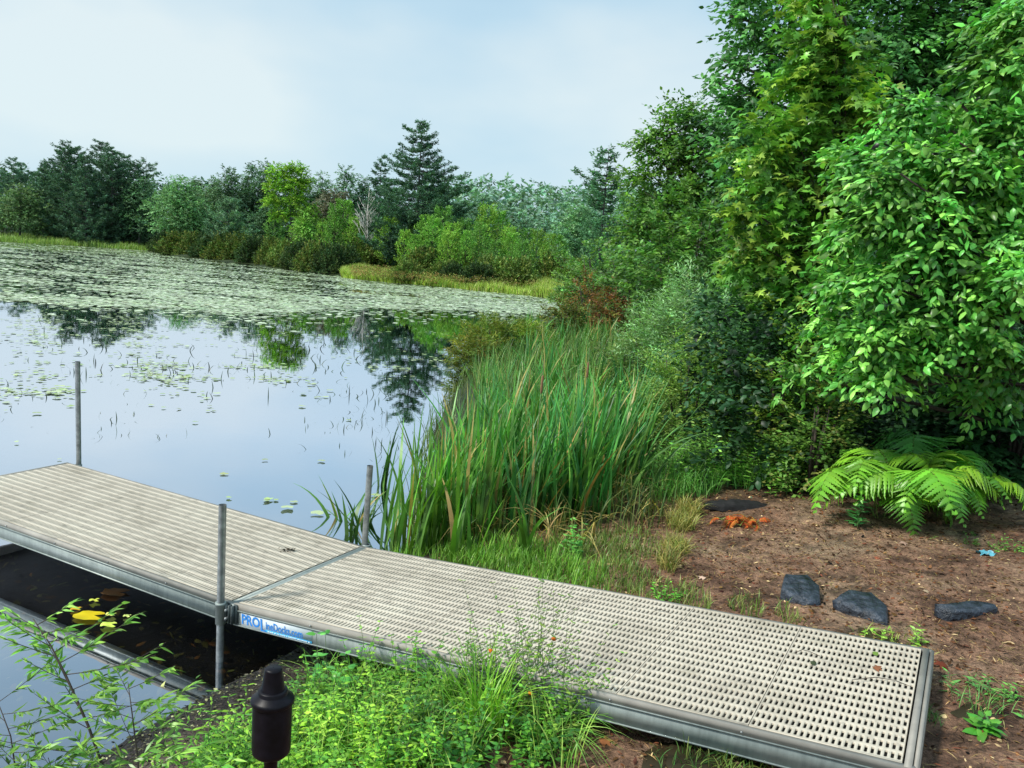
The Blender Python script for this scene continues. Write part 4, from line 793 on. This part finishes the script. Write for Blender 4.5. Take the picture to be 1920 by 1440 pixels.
# leafy herbs
def herb_mesh(nst, h, LL, WW, tpl, colr, alt, pa, pairs=9, spr=.12, lean=.35, droop=.4, stemr=.0025):
    bs, bl = MB(), MB()
    for q in range(nst):
        a_ = random.uniform(0, 6.28); hh = h*random.uniform(.6, 1.1); ln = hh*lean*random.uniform(.2, 1.3); o_ = np.array([random.gauss(0, spr), random.gauss(0, spr), -.01])
        t = np.linspace(0, 1, 6)[:, None]; Q = o_+np.array([math.cos(a_), math.sin(a_), 0])*ln*t**1.5+np.array([0, 0, 1.])*hh*t; bs.tube(Q, np.linspace(stemr, stemr*.4, 6), 4, cap=False)
        tt = np.linspace(.15, 1, pairs); C_ = o_+np.array([math.cos(a_), math.sin(a_), 0])*(ln*tt**1.5)[:, None]+np.array([0, 0, 1.])*(hh*tt)[:, None]
        n = pairs*2; ph = np.repeat(np.arange(pairs)*1.57+random.random(), 2)+np.tile([0, 3.14], pairs)+R.normal(0, .3, n); D = np.stack([np.cos(ph), np.sin(ph), .25+0*ph], -1)
        sz = LL*np.repeat(1.1-.55*tt, 2)*R.uniform(.7, 1.2, n); bl.inst(tpl, np.repeat(C_, 2, 0), D, R.normal(0, .3, (n, 3))+[0, 0, 1], sz, sz*WW/LL, vcol(n, colr, .18, .07, alt, pa))
    return bs, bl
def herb(name, label, px, py, args, group=None, cat='plant', mat=None, loc=None, flowers=0):
    o = empty(name, loc or ground(px, py), label, cat, group); s_, l_ = herb_mesh(*args); s_.build('stems', M_stem, o); l_.build('leaves', mat or M_gloss, o)
    if flowers:
        V = np.concatenate(s_.V)
        for q in range(flowers):
            p = V[R.integers(len(V))]; b = MB(); b.lathe([(.001, -.004), (.006, .0), (.010, .010), (.006, .013), (.001, .012)], 7, tuple(p), (.75, .2, .02)); b.inst(DIAM, np.repeat(p[None], 4, 0)+[0, 0, .008], R.normal(0, 1, (4, 3))*[1, 1, .3], [[0, 0, 1.]]*4, .016, .012, (.8, .25, .03)); b.build('flower', M_litter, o)
    return o
hg_ = 'leafy herbs below the dock'
G1, G2, G3 = (.11, .26, .03), (.25, .42, .045), (.06, .18, .035)
hp = [((440,1400), G1, G2), ((600,1400), G2, (.42, .6, .08)), ((690,1395), (.34, .5, .06), G2), ((640,1355), (.26, .45, .05), G2), ((760,1370), G2, G1), ((700,1330), G1, G2), ((800,1330), G1, G3), ((620,1320), G1, G3), ((660,1290), G1, G3), ((740,1290), G1, G2), ((830,1400), G3, G1), ((770,1420), G1, G2),
      ((880,1430), G3, G1), ((560,1440), G2, G1), ((720,1440), G2, G1), ((650,1440), G1, G2), ((480,1430), G1, G2), ((900,1340), G1, G3), ((850,1290), G1, G3), ((940,1300), G1, G3), ((970,1340), G3, G1), ((1010,1400), G3, G1), ((420,1440), G1, G2), ((810,1270), G3, G1), ((590,1360), G1, G2), ((580,1300), G3, G1), ((360,1440), G1, G2)]
for i, ((px, py), c1, c2) in enumerate(hp):
    py = py+25
    herb('herb_plant', {2: 'brightest lime yellow herb patch right of the black torch', 1: 'lime green herb beside the base of the black torch', 21: 'green herb at the right end of the herb bank below the dock'}.get(i, 'green small leaved herb in the tangled bank below the dock'), px, py,
         (random.randint(8, 16), random.uniform(.14, .36), (.042, .060, .048)[i % 3], .019 if i % 3 else .030, LANCE if i % 2 else OVATE, c1, c2, .35, 9, .10, .6), hg_)
herb('broadleaf_plant', 'plant with large round green leaves right of the black torch', 600, 1330, (7, .34, .085, .062, OVATE, (.07, .24, .05), (.12, .32, .08), .3, 3, .07, .5))
herb('broadleaf_plant', 'broad leaved weed standing alone on the dirt at the right', 1842, 1372, (5, .07, .11, .06, OVATE, (.08, .26, .04), (.14, .36, .06), .4, 3, .02, .3))
herb('weed', 'small yellow green weed at the back edge of the dock near its shore end', 1722, 1212, (5, .09, .06, .02, LANCE, (.22, .38, .06), (.3, .42, .1), .4, 4, .03, .5)); herb('weed', 'small leafy weed sprouting by the second dark stone', 1640, 1186, (5, .06, .045, .022, OVATE, (.20, .36, .05), (.28, .42, .08), .4, 3, .04, .6))
herb('weed', 'bright green weed clump on the dirt behind the dock middle', 1258, 1120, (9, .10, .04, .018, LANCE, (.10, .34, .04), (.18, .42, .06), .4, 5, .06, .7)); herb('weed', 'upright leafy herb in front of the cattails', 1075, 1050, (7, .30, .06, .035, OVATE, (.09, .28, .05), (.15, .34, .07), .4, 6, .05, .3))
herb('weed', 'dark green leafy plant drooping in front of the bright ferns', 1600, 985, (4, .28, .11, .035, LANCE, (.06, .22, .07), (.09, .26, .10), .4, 6, .03, .5)); herb('weed', 'long leaved green weed at the right edge beside the ferns', 1915, 930, (6, .5, .12, .03, LANCE, (.10, .27, .08), (.13, .3, .1), .4, 9, .06, .5))
herb('weed', 'leafy weed at the wood edge left of the ferns', 1490, 900, (8, .45, .09, .028, LANCE, (.07, .22, .07), (.10, .28, .09), .4, 8, .10, .5)); herb('weed', 'small tuft plant at the back of the dirt under the shrubs', 1480, 920, (6, .14, .07, .025, LANCE, (.06, .19, .05), (.09, .24, .06), .4, 4, .05, .6))
herb('weed', 'green weed at the right edge of the dirt above the blue litter', 1905, 1035, (8, .13, .05, .018, LANCE, (.12, .32, .06), (.18, .36, .08), .4, 5, .06, .7)); herb('weed', 'flat green moss like weed around the blue litter', 1840, 1018, (16, .05, .03, .012, LANCE, (.12, .30, .05), (.16, .34, .07), .4, 5, .10, .9))
herb('weed', 'green grass like weed beside the shore end of the dock', 1810, 1285, (9, .06, .07, .012, LANCE, (.08, .22, .06), (.12, .28, .08), .4, 4, .06, .8)); herb('weed', 'small weed at the lower right edge of the photo', 1905, 1320, (8, .08, .06, .018, LANCE, (.09, .26, .05), (.14, .3, .07), .4, 4, .06, .8))
jw = ((.13, .26, .04), (.22, .30, .06))
for i, (px, py, h) in enumerate(((905,1345,.52), (950,1350,.66), (1000,1350,.72), (1050,1350,.62), (870,1320,.36), (1085,1372,.42))):
    herb('jewelweed', ('leafy jewelweed with orange flowers rising left of the others against the dock', 'tall jewelweed stems standing against the middle of the dock grating', 'tallest jewelweed reaching over the dock grating', 'jewelweed at the right of the clump leaning over the dock edge', 'short jewelweed at the left end of the clump', 'lowest jewelweed on the right below the dock rail')[i],
         px, py, (9, h, .034, .017, OVATE, jw[0], jw[1], .45, 9, .05, .35, .4, .0018), 'jewelweed growing in front of the dock', flowers=(4, 2, 1, 0, 1, 0)[i])
for i, (px, py, h) in enumerate(((900,1330,.34), (935,1320,.38), (975,1330,.36), (1020,1345,.32), (870,1345,.3), (1050,1375,.3))):
    herb('jewelweed', 'short leafy jewelweed in the thick lower part of the clump', px, py, (16, h, .034, .018, OVATE, (.12, .26, .03), (.22, .34, .05), .4, 9, .07, .5, .4, .0018), 'jewelweed growing in front of the dock')
def tuft(name, label, px, py, n, h, wd, colr, alt, lean, group=None, spr=.03, droop=.5, az=None):
    g_ = ground(px, py); b = MB(); P = R.normal(0, spr, (n, 3)).clip(-2*spr, 2*spr); P[:, 2] = -.02; b.lathe([(.001, .002), (spr*1.2, .0), (spr*2.9, -.025)], 12, (0, 0, 0), (.05, .04, .02))
    b.blades(P, h*R.uniform(.45, 1.1, n), wd, (R.uniform(0, 6.28, n) if az is None else R.normal(az, .6, n)), np.clip(R.normal(lean, .2, n), .05, 1.2), vcol(n, colr, .18, .06, alt, .35), droop, 8); o = b.build(name, M_blade, None, g_); return tag(o, label, 'grass', group)
tuft('grass_tuft', 'large arching green grass tuft against the front of the dock', 905, 1385, 120, .52, .0085, (.14, .30, .03), (.24, .38, .05), .5, spr=.05)
tuft('grass_tuft', 'second grass tuft left of the large arching one', 850, 1330, 60, .40, .008, (.12, .28, .04), (.22, .36, .05), .5, spr=.04)
tuft('grass_tuft', 'long grass blades lying to the right over the dark soil under the dock rail', 1040, 1390, 46, .42, .007, (.13, .26, .05), (.24, .34, .10), 1.0, spr=.04, droop=.9, az=.1)
tuft('grass_tuft', 'short olive grass tuft under the dock rail near the bottom edge', 1380, 1432, 190, .11, .005, (.13, .19, .04), (.2, .22, .06), .6, spr=.10)
tuft('grass_tuft', 'dark green grass tuft under the dock rail at the bottom', 1320, 1440, 130, .12, .005, (.06, .16, .04), (.11, .2, .05), .6, spr=.09)
tuft('grass_tuft', 'thin green grass tuft on the dirt beside the lone broad leaved weed', 1850, 1330, 60, .13, .0045, (.09, .22, .06), (.15, .28, .08), .6, spr=.06); tuft('grass_tuft', 'small grass tuft at the back right corner of the dock', 1660, 1195, 60, .09, .005, (.2, .3, .05), (.28, .34, .08), .7, spr=.07)
tuft('grass_tuft', 'thin grass tuft hugging the shore end of the dock', 1742, 1350, 40, .12, .004, (.07, .18, .05), (.12, .22, .06), .5, spr=.03)
# carpet of small leaves
P_ = np.array(patch([(440,1420,70),(560,1420,80),(650,1400,80),(740,1390,80),(700,1320,70),(620,1310,50),(800,1320,80),(880,1340,80),(850,1420,70),(960,1350,50),(760,1270,50),(1000,1430,40),(680,1260,40)], 9000)); P_[:, 2] = H(P_[:, 0], P_[:, 1])+R.random(len(P_))**1.4*.12
b = MB(); n = len(P_); b.inst(LANCE, P_, R.normal(0, 1, (n, 3))*[1, 1, .3], R.normal(0, .35, (n, 3))+[0, 0, 1], R.uniform(.02, .042, n), R.uniform(.008, .018, n), vcol(n, (.06, .16, .028), .35, .08, (.16, .30, .045), .3)); tag(b.build('ground_cover', M_gloss), 'dense low carpet of small green leaves on the bank below the dock', 'ground cover', kind='stuff')
grass('herb_grass', 'thin grass blades mixed through the herb bank', patch([(560,1420,80),(650,1400,80),(740,1390,80),(700,1320,70),(620,1310,50),(800,1320,80),(880,1340,80),(850,1420,70),(960,1350,60),(760,1270,50),(1040,1420,50)], 1500), .30, .0065, (.12, .26, .035), (.26, .34, .08), .4, (.2, .9), 6, .6)
for i, (px, py, h) in enumerate(((1240,915,.4), (1300,905,.42), (1350,915,.4), (1400,910,.45), (1450,915,.38), (1275,890,.45), (1330,895,.5), (1490,920,.4), (1380,890,.5), (1520,905,.45), (1560,925,.35), (1430,895,.5))):
    herb('weed', 'light green leafy weed in front of the dark shrubs right of the reeds', px, py, (12, h*1.15, .09, .028, LANCE, (.14, .30, .05), (.21, .38, .08), .4, 10, .12, .5), 'weeds between the reeds and the wood')
# willow sapling, lower left
def willow(label, pts, Y, nbr, bl, r0=.007, col=((.12, .26, .045), (.22, .36, .07))):
    Q = [at(px, py, Y+k*.03) for k, (px, py) in enumerate(pts)]; B = Vector((Q[0].x, Q[0].y, h1(Q[0].x, Q[0].y))); o = empty('willow_sapling', B, label, 'sapling', 'willow saplings at the lower left')
    P = [np.array((0, 0, -.05))]+[np.array(q-B) for q in Q]; b = MB(); b.tube(P, np.linspace(r0, r0*.25, len(P)), 7); l = MB(); ln = len(P)-1
    for q in range(nbr):
        f_ = (.18+.8*(q+random.random()*.5)/nbr)*ln; i = min(int(f_), ln-1); s_ = P[i]*(1-f_+i)+P[i+1]*(f_-i); a_ = (0 if q % 2 else math.pi)+random.uniform(-.9, .9); d = np.array([math.cos(a_), math.sin(a_)*.8, random.uniform(.15, .6)]); d /= np.linalg.norm(d); le = bl*random.uniform(.5, 1.15)*(1.15-.5*f_/ln)
        t = np.linspace(0, 1, 6)[:, None]; W_ = s_+d*le*t+np.array([0, 0, .12*le])*t**2; b.tube(W_, np.linspace(r0*.28, .0008, 6), 4, cap=False); m_ = int(le/.012)+4; tt = R.uniform(.15, 1.02, m_); C_ = s_+d*le*tt[:, None]; C_[:, 2] += .12*le*tt**2
        sg = np.where(np.arange(m_) % 2, 1, -1)[:, None]; S_ = np.cross(d, [0, 0, 1]); D = d+S_*sg*.9+R.normal(0, .25, (m_, 3)); D[:, 2] -= .15; l.inst(LANCE, C_, D, R.normal(0, .5, (m_, 3))+[0, -.3, 1], R.uniform(.03, .068, m_), R.uniform(.0075, .013, m_), vcol(m_, col[0], .2, .07, col[1], .35))
    b.build('stem', M_twig, o, smooth=True); l.build('leaves', M_gloss, o)
willow('tall leaning willow sapling over the water at the lower left', [(215,1500),(165,1360),(125,1270),(95,1210),(62,1160)], 2.75, 24, .34)
willow('willow sapling right of the tallest one with upright stem', [(262,1500),(258,1420),(248,1340),(240,1280)], 2.7, 18, .30, .005)
willow('short willow sapling at the lower left corner', [(40,1560),(30,1450),(20,1380),(-10,1300)], 2.7, 20, .30, .005)
willow('low bushy willow shoot at the bottom left', [(120,1560),(110,1480),(90,1420)], 2.65, 16, .28, .004); willow('low willow shoot between the tall sapling and the herbs', [(330,1540),(330,1460),(345,1400)], 2.8, 16, .26, .004); willow('low willow shoot beneath the tallest sapling', [(200,1580),(205,1500),(225,1430)], 2.6, 16, .28, .004)
# black torch
tp_ = at(513, 1252, 2.05); tz = tp_.z; tx, ty = tp_.x, tp_.y; gz_ = h1(tx, ty); o = empty('garden_torch', (tx, ty, gz_), 'black metal garden torch with snuffer cap standing at the bottom of the photo', 'torch'); q = tz-gz_
b = MB(); b.lathe([(.001, 0), (.019, 0), (.0225, -.004), (.0225, -.006), (.0225, -.008), (.030, -.056), (.031, -.060)], 32, (0, 0, q)); b.build('snuffer_cap', M_black, o, smooth=True)
b = MB(); b.lathe([(.029, -.058), (.036, -.059), (.0375, -.061), (.0378, -.069), (.0385, -.0705), (.0515, -.080), (.0545, -.083), (.0552, -.086), (.0552, -.093), (.0540, -.095), (.0485, -.096)], 48, (0, 0, q)); b.build('lid', M_black, o)
b = MB(); b.lathe([(.0495, -.094), (.050, -.10), (.050, -.16), (.0497, -.222), (.048, -.232), (.040, -.240), (.018, -.246), (.0165, -.290)], 40, (0, 0, q)); b.build('canister', M_black, o, smooth=True)
b = MB(); b.tube([(0, 0, -.1), (0, 0, q*.5), (0, 0, q-.26)], .0125, 14); b.build('pole', M_black, o, smooth=True)
# stones
def stone(label, px, py, wpx, dpx, hgt, out, rz):
    g_ = ground(px, py+8); sx_ = wpx*g_.y/F/2; b = MB(); po = np.array(out, float); pa_ = np.arctan2(po[:, 1], po[:, 0]); 
    o_ = np.argsort(pa_); po = po[o_]; m_ = len(po); XY = np.concatenate([po[q]*(1-t)+po[(q+1) % m_]*t for q in range(m_) for t in np.array([0, .35, .7])[:, None]]).reshape(-1, 2); k = len(XY); X, Yv = XY.T; rings = [(.98, -.45), (1.03, .70), (.96, .97), (.5, 1.0)]; V = []
    for s_, z_ in rings: V.append(np.stack([X*s_*sx_*(1+R.normal(0, .022, k)), Yv*s_*sx_*(1+R.normal(0, .022, k)), hgt*(z_+R.normal(0, .03, k)+.30*Yv*s_)], -1))
    n = len(rings); i = np.arange(n-1)[:, None]*k; j = np.arange(k)[None]; j2 = (j+1) % k; b.add(np.concatenate(V), [np.stack([i+j, i+j2, i+k+j2, i+k+j], -1).reshape(-1, 4), (np.arange(k)+(n-1)*k)[None]])
    o = b.build('stone', M_rock, None, g_); o.rotation_euler = (0, 0, rz); return tag(o, label, 'stone', 'dark stones beside the dock')
stone('squarish dark blue grey stone, leftmost of the three on the dirt', 1496, 1112, 84, 60, .075, [(-.95, -.35), (-.35, 1.05), (.75, 1.2), (1, .2), (.6, -1.15), (-.25, -1.25)], .0)
stone('wedge shaped dark stone in the middle of the three', 1613, 1142, 98, 50, .07, [(-1, .25), (-.2, 1.0), (.75, .95), (1, -.1), (.55, -1.2), (-.4, -.5)], 0)
stone('long flat dark stone, rightmost of the three', 1812, 1142, 130, 40, .050, [(-1, -.05), (-.75, -.42), (-.1, -.36), (.9, .0), (1, .28), (.4, .42), (-.4, .12)], .0)
g_ = ground(1385, 955); b = MB(); t = np.linspace(-1, 1, 12); k = 22; n_ = 9; t = np.linspace(-1, 1, k)
for q in range(n_):
    a_ = q*math.pi/(n_-1); t2 = np.cos(a_)*.06*(1-.5*t**4)*(1+R.normal(0, .12, k)); z2 = np.sin(a_)**.5*.095*(1-.45*t**2)*(1+R.normal(0, .10, k)); P = np.stack([t*.30+R.normal(0, .004, k), t2, z2-.012], -1); b.V.append(P); b.C.append(P*0)
b.n = k*n_; i = (np.arange(n_-1)[:, None]*k+np.arange(k-1)[None]).reshape(-1, 1); b.F.append(np.concatenate([i, i+1, i+1+k, i+k], 1)); tag(b.build('log', M_char, None, g_), 'charred black log half sunk at the back edge of the dirt', 'log')
# litter
def scatter_flat(n, xr, yr, sdmin=.25): 
    x = R.uniform(*xr, n); y = R.uniform(*yr, n); k = signed(x, y) > sdmin; x, y = x[k], y[k]; return np.stack([x, y, H(x, y)+.004+R.random(len(x))*.006], -1)
b = MB(); P_ = scatter_flat(42000, (-.8, 5.2), (1.6, 7.6)); n = len(P_); k = (R.random(n) < .35+.45*(wob(P_[:, 0], P_[:, 1], 1.6, 3) > 0)); P_ = P_[k]; n = len(P_); a_ = R.uniform(0, 6.28, n)
b.inst(DIAM, P_, np.stack([np.cos(a_), np.sin(a_), R.normal(0, .08, n)], -1), [[0, 0, 1.]]*n, R.uniform(.015, .11, n), R.uniform(.002, .0055, n), vcol(n, (.26, .16, .085), .4, .1, (.05, .022, .014), .45)); tag(b.build('needle_litter', M_litter), 'brown pine needles and twigs strewn over the dirt', 'litter', kind='stuff')
b = MB(); P_ = scatter_flat(15000, (-.8, 5.2), (1.6, 7.8)); n = len(P_); b.inst(OVATE, P_, R.normal(0, 1, (n, 3))*[1, 1, .2], R.normal(0, .3, (n, 3))+[0, 0, 1], R.uniform(.010, .042, n), R.uniform(.008, .024, n), vcol(n, (.10, .04, .022), .5, .12, (.34, .22, .14), .16)); tag(b.build('leaf_litter', M_litter), 'scattered dead leaf fragments on the dirt', 'litter', kind='stuff')
b = MB(); x = R.uniform(-2.6, -.3, 16000); y = R.uniform(2.2, 5.6, 16000); s_ = signed(x, y); k = (s_ > -.9) & (s_ < .75); x, y = x[k], y[k]; n = len(x); P_ = np.stack([x, y, H(x, y)+.004], -1)
b.inst(OVATE, P_, R.normal(0, 1, (n, 3))*[1, 1, .2], R.normal(0, .4, (n, 3))+[0, 0, 1], R.uniform(.008, .03, n), R.uniform(.006, .018, n), vcol(n, (.05, .045, .035), .5, .1, (.22, .20, .13), .22)); tag(b.build('shore_litter', M_litter), 'wet leaf bits and pebbles in the mud under the dock', 'litter', kind='stuff')
x = R.uniform(-5, -1.2, 1500); y = R.uniform(3.2, 6.5, 1500); s_ = signed(x, y); k = s_ < -.1; x, y = x[k], y[k]; n = len(x); b = MB(); P_ = np.stack([x, y, np.maximum(H(x, y)+.01, -.05)], -1)
b.inst(OVATE, P_, R.normal(0, 1, (n, 3))*[1, 1, .15], R.normal(0, .25, (n, 3))+[0, 0, 1], R.uniform(.03, .09, n), R.uniform(.008, .05, n), vcol(n, (.26, .26, .12), .6, .1, (.28, .14, .06), .3)); tag(b.build('sunken_leaves', M_litter), 'sunken leaves and weeds in the dark shallow water', 'litter', kind='stuff')
def flat_leaf(name, label, p, r, colr, tpl=None, group=None, cat='leaf', dz=.012):
    b = MB(); k = 16; a = np.arange(k)*2*np.pi/k; rr = r*(1+R.normal(0, .05, k)); rr[0] *= .3; V = [(0, 0, .0)]+[(rr[i]*math.cos(a[i])*1.15, rr[i]*math.sin(a[i])*.85, R.normal(0, .003)+.004*math.sin(a[i]*3)) for i in range(k)]
    b.add(V, [np.array([(0, 1+i, 1+(i+1) % k) for i in range(k)])], vcol(k+1, colr, .12, .04)); return tag(b.build(name, M_pad, None, (p.x, p.y, p.z+dz)), label, cat, group)
for lab, px, py, r_, c_ in (('large bright yellow lily leaf floating in the shade of the dock', 168, 1157, .085, (.46, .34, .012)), ('small orange yellow lily leaf beside the large yellow one', 143, 1144, .032, (.45, .24, .02)), ('big rust brown leaf floating in the shade of the dock', 216, 1113, .082, (.26, .11, .05)),
                            ('pale green floating leaf below the large yellow leaf', 204, 1174, .045, (.45, .52, .10)), ('small yellow green leaf floating right of the yellow leaf', 238, 1157, .022, (.5, .52, .2)), ('olive floating leaf between the brown and yellow leaves', 178, 1128, .03, (.40, .42, .08)), ('small pale leaf floating near the brown leaf', 208, 1155, .03, (.5, .5, .15))):
    flat_leaf('floating_leaf', lab, onz(px, py, .005), r_, c_, None, 'leaves floating in the shade of the dock')
for lab, px, py, c_, s_ in (('pale pink dead maple leaf on the dirt behind the dock', 1322, 1087, (.55, .38, .28), .06), ('dark red dead leaf by the back corner of the dock', 1775, 1250, (.16, .04, .02), .08), ('pale tan dead leaf near the back edge of the dirt', 1700, 1020, (.42, .27, .2), .08), ('small tan dead leaf left of the rightmost stone', 1735, 1112, (.45, .34, .22), .045), ('orange brown dead leaf on the dark soil under the dock rail', 1125, 1395, (.34, .13, .05), .07),
                            ('reddish dead leaf in the middle of the dirt', 1640, 1048, (.34, .11, .06), .05), ('cream dead leaf between the reeds and the dirt', 1160, 1100, (.5, .4, .25), .04), ('red leaf lying in the mud at the water edge', 372, 1288, (.35, .06, .04), .035)):
    b = MB(); b.inst(MAPLE, [(0, 0, .008)], [(math.cos(px), math.sin(px), .15)], [(.1, -.2, 1)], s_, s_, c_); tag(b.build('dead_leaf', M_litter, None, ground(px, py)), lab, 'dead leaf', 'dead leaves on the ground')
g_ = ground(1848, 1040); b = MB(); k = 9; u_ = np.linspace(-1, 1, k); U, V_ = np.meshgrid(u_, u_); Z = .014+.012*np.sin(U*5+V_*3)+R.normal(0, .005, U.shape); i = np.arange(k-1)[:, None]*k+np.arange(k-1)[None]; i = i.reshape(-1, 1)
b.add(np.stack([U*.055*(1+.2*np.sin(V_*4)), V_*.04, Z], -1), [np.concatenate([i, i+1, i+1+k, i+k], 1)]); tag(b.build('plastic_scrap', simple('turquoise_plastic', (.10, .36, .46), .4, 0, 30, .6, 1.3), None, g_), 'crumpled turquoise blue plastic scrap on the dirt near the ferns', 'litter')
# bits lying on the deck
Minv = {1: frame_mat(1), 2: frame_mat(2)}
def ondeck(sec, u, v, z=.003): return J0+Minv[sec].to_3x3()@Vector((u, v, z))
def pxdeck(px, py):
    d = ray(px, py); best = None
    for sec in (1, 2):
        M = Minv[sec].to_3x3(); n = M.col[2]; t = (J0-CAM).dot(n)/d.dot(n); p = CAM+d*t; q = M.transposed()@(p-J0)
        if q.x > 0: best = p+n*.004
    return best
for lab, px, py, c_, s_, tpl in (('brown curled dead leaf on the shore end of the deck', 1640, 1258, (.25, .10, .05), .055, MAPLE), ('green leaf on the deck just above the brown curled leaf', 1637, 1230, (.16, .26, .05), .04, OVATE), ('dark bit of debris on the deck beside the curled leaf', 1520, 1248, (.06, .08, .04), .04, OVATE)):
    b = MB(); b.inst(tpl, [(0, 0, .004)], [(.8, .5, .2)], [(.2, -.2, 1)], s_, s_*.8, c_); tag(b.build('dead_leaf', M_litter, None, pxdeck(px, py)), lab, 'dead leaf', 'debris on the deck')
b = MB(); n = 40; b.inst(OVATE, R.normal(0, 1, (n, 3))*[.022, .013, .003]+[0, 0, .008], R.normal(0, 1, (n, 3))*[1, 1, .3], [[0, 0, 1.]]*n, .02, .012, vcol(n, (.05, .035, .025), .4)); tag(b.build('debris_clump', M_litter, None, pxdeck(540, 1033)), 'small dark clump of leaf debris on the deck near the joint', 'debris')
for i, (lab, px, py, ln) in enumerate((('thin curved twig with a few leaves lying near the shore end of the deck', 1510, 1225, .12), ('thin straight twig lying across the shore end of the deck', 1655, 1278, .30), ('short twig lying on the middle of the deck', 1240, 1148, .1))):
    p = pxdeck(px, py); b = MB(); b.tube([(-ln/2, -.02, .004), (-ln*.1, .012, .009), (ln*.2, 0, .006), (ln/2, -ln*.3, .004)], [.0015, .0022, .0018, .001], 5); tag(b.build('twig', M_twig, None, p), lab, 'twig', 'debris on the deck')
# ------------------------------------------------------------------ sky and light
w = bpy.data.worlds.new('World'); scene.world = w; w.use_nodes = True; nt = w.node_tree
for n in list(nt.nodes): nt.nodes.remove(n)
SUN_EL, SUN_AZ = rad(50), rad(-112)       # azimuth from +Y towards +X; negative = to the left
out = nt.nodes.new('ShaderNodeOutputWorld'); bg = nt.nodes.new('ShaderNodeBackground')
sk = N(nt, 'ShaderNodeTexSky', sky_type='NISHITA', sun_disc=False); sk.sun_elevation = SUN_EL; sk.sun_rotation = SUN_AZ
sk.air_density = 1.2; sk.dust_density = 3.0
g = N(nt, 'ShaderNodeTexCoord').outputs['Generated']
mp = N(nt, 'ShaderNodeMapping'); mp.inputs['Scale'].default_value = (1, 1, 2.2); mp.inputs['Location'].default_value = (.35, .1, .2); L(nt, g, mp.inputs['Vector'])
nz = noise(nt, mp.outputs[0], 1.55, 5, .45)
cl = ramp(nt, nz, [(.40, (4.4, 7.1, 9.3)), (.54, (6.0, 8.4, 10.0)), (.68, (8.8, 10.1, 10.5))])
sx = N(nt, 'ShaderNodeSeparateXYZ'); L(nt, g, sx.inputs[0])
c = mixc(nt, .86, sk.outputs['Color'], cl)
hz = N(nt, 'ShaderNodeMapRange'); hz.inputs[1].default_value = .0; hz.inputs[2].default_value = .22; hz.inputs[3].default_value = .45; hz.inputs[4].default_value = 0
L(nt, sx.outputs['Z'], hz.inputs[0]); c = mixc(nt, hz.outputs[0], c, (7.6, 9.6, 10.4))
L(nt, c, bg.inputs['Color']); bg.inputs['Strength'].default_value = .095; L(nt, bg.outputs[0], out.inputs['Surface'])
sd = bpy.data.lights.new('sun', 'SUN'); so = bpy.data.objects.new('sun', sd); COL.objects.link(so)
sd.energy = 4.3; sd.angle = rad(7); sd.color = (1, .96, .88)
dv = Vector((math.sin(SUN_AZ)*math.cos(SUN_EL), math.cos(SUN_AZ)*math.cos(SUN_EL), math.sin(SUN_EL)))
so.rotation_euler = dv.to_track_quat('Z', 'Y').to_euler(); so.location = (0, 0, 30)
scene.view_settings.view_transform = 'Standard'; scene.view_settings.look = 'None'; scene.view_settings.exposure = 0; scene.view_settings.gamma = 1
scene.render.engine = 'CYCLES'; scene.cycles.max_bounces = 8; scene.cycles.transparent_max_bounces = 16
scene.cycles.use_denoising = True
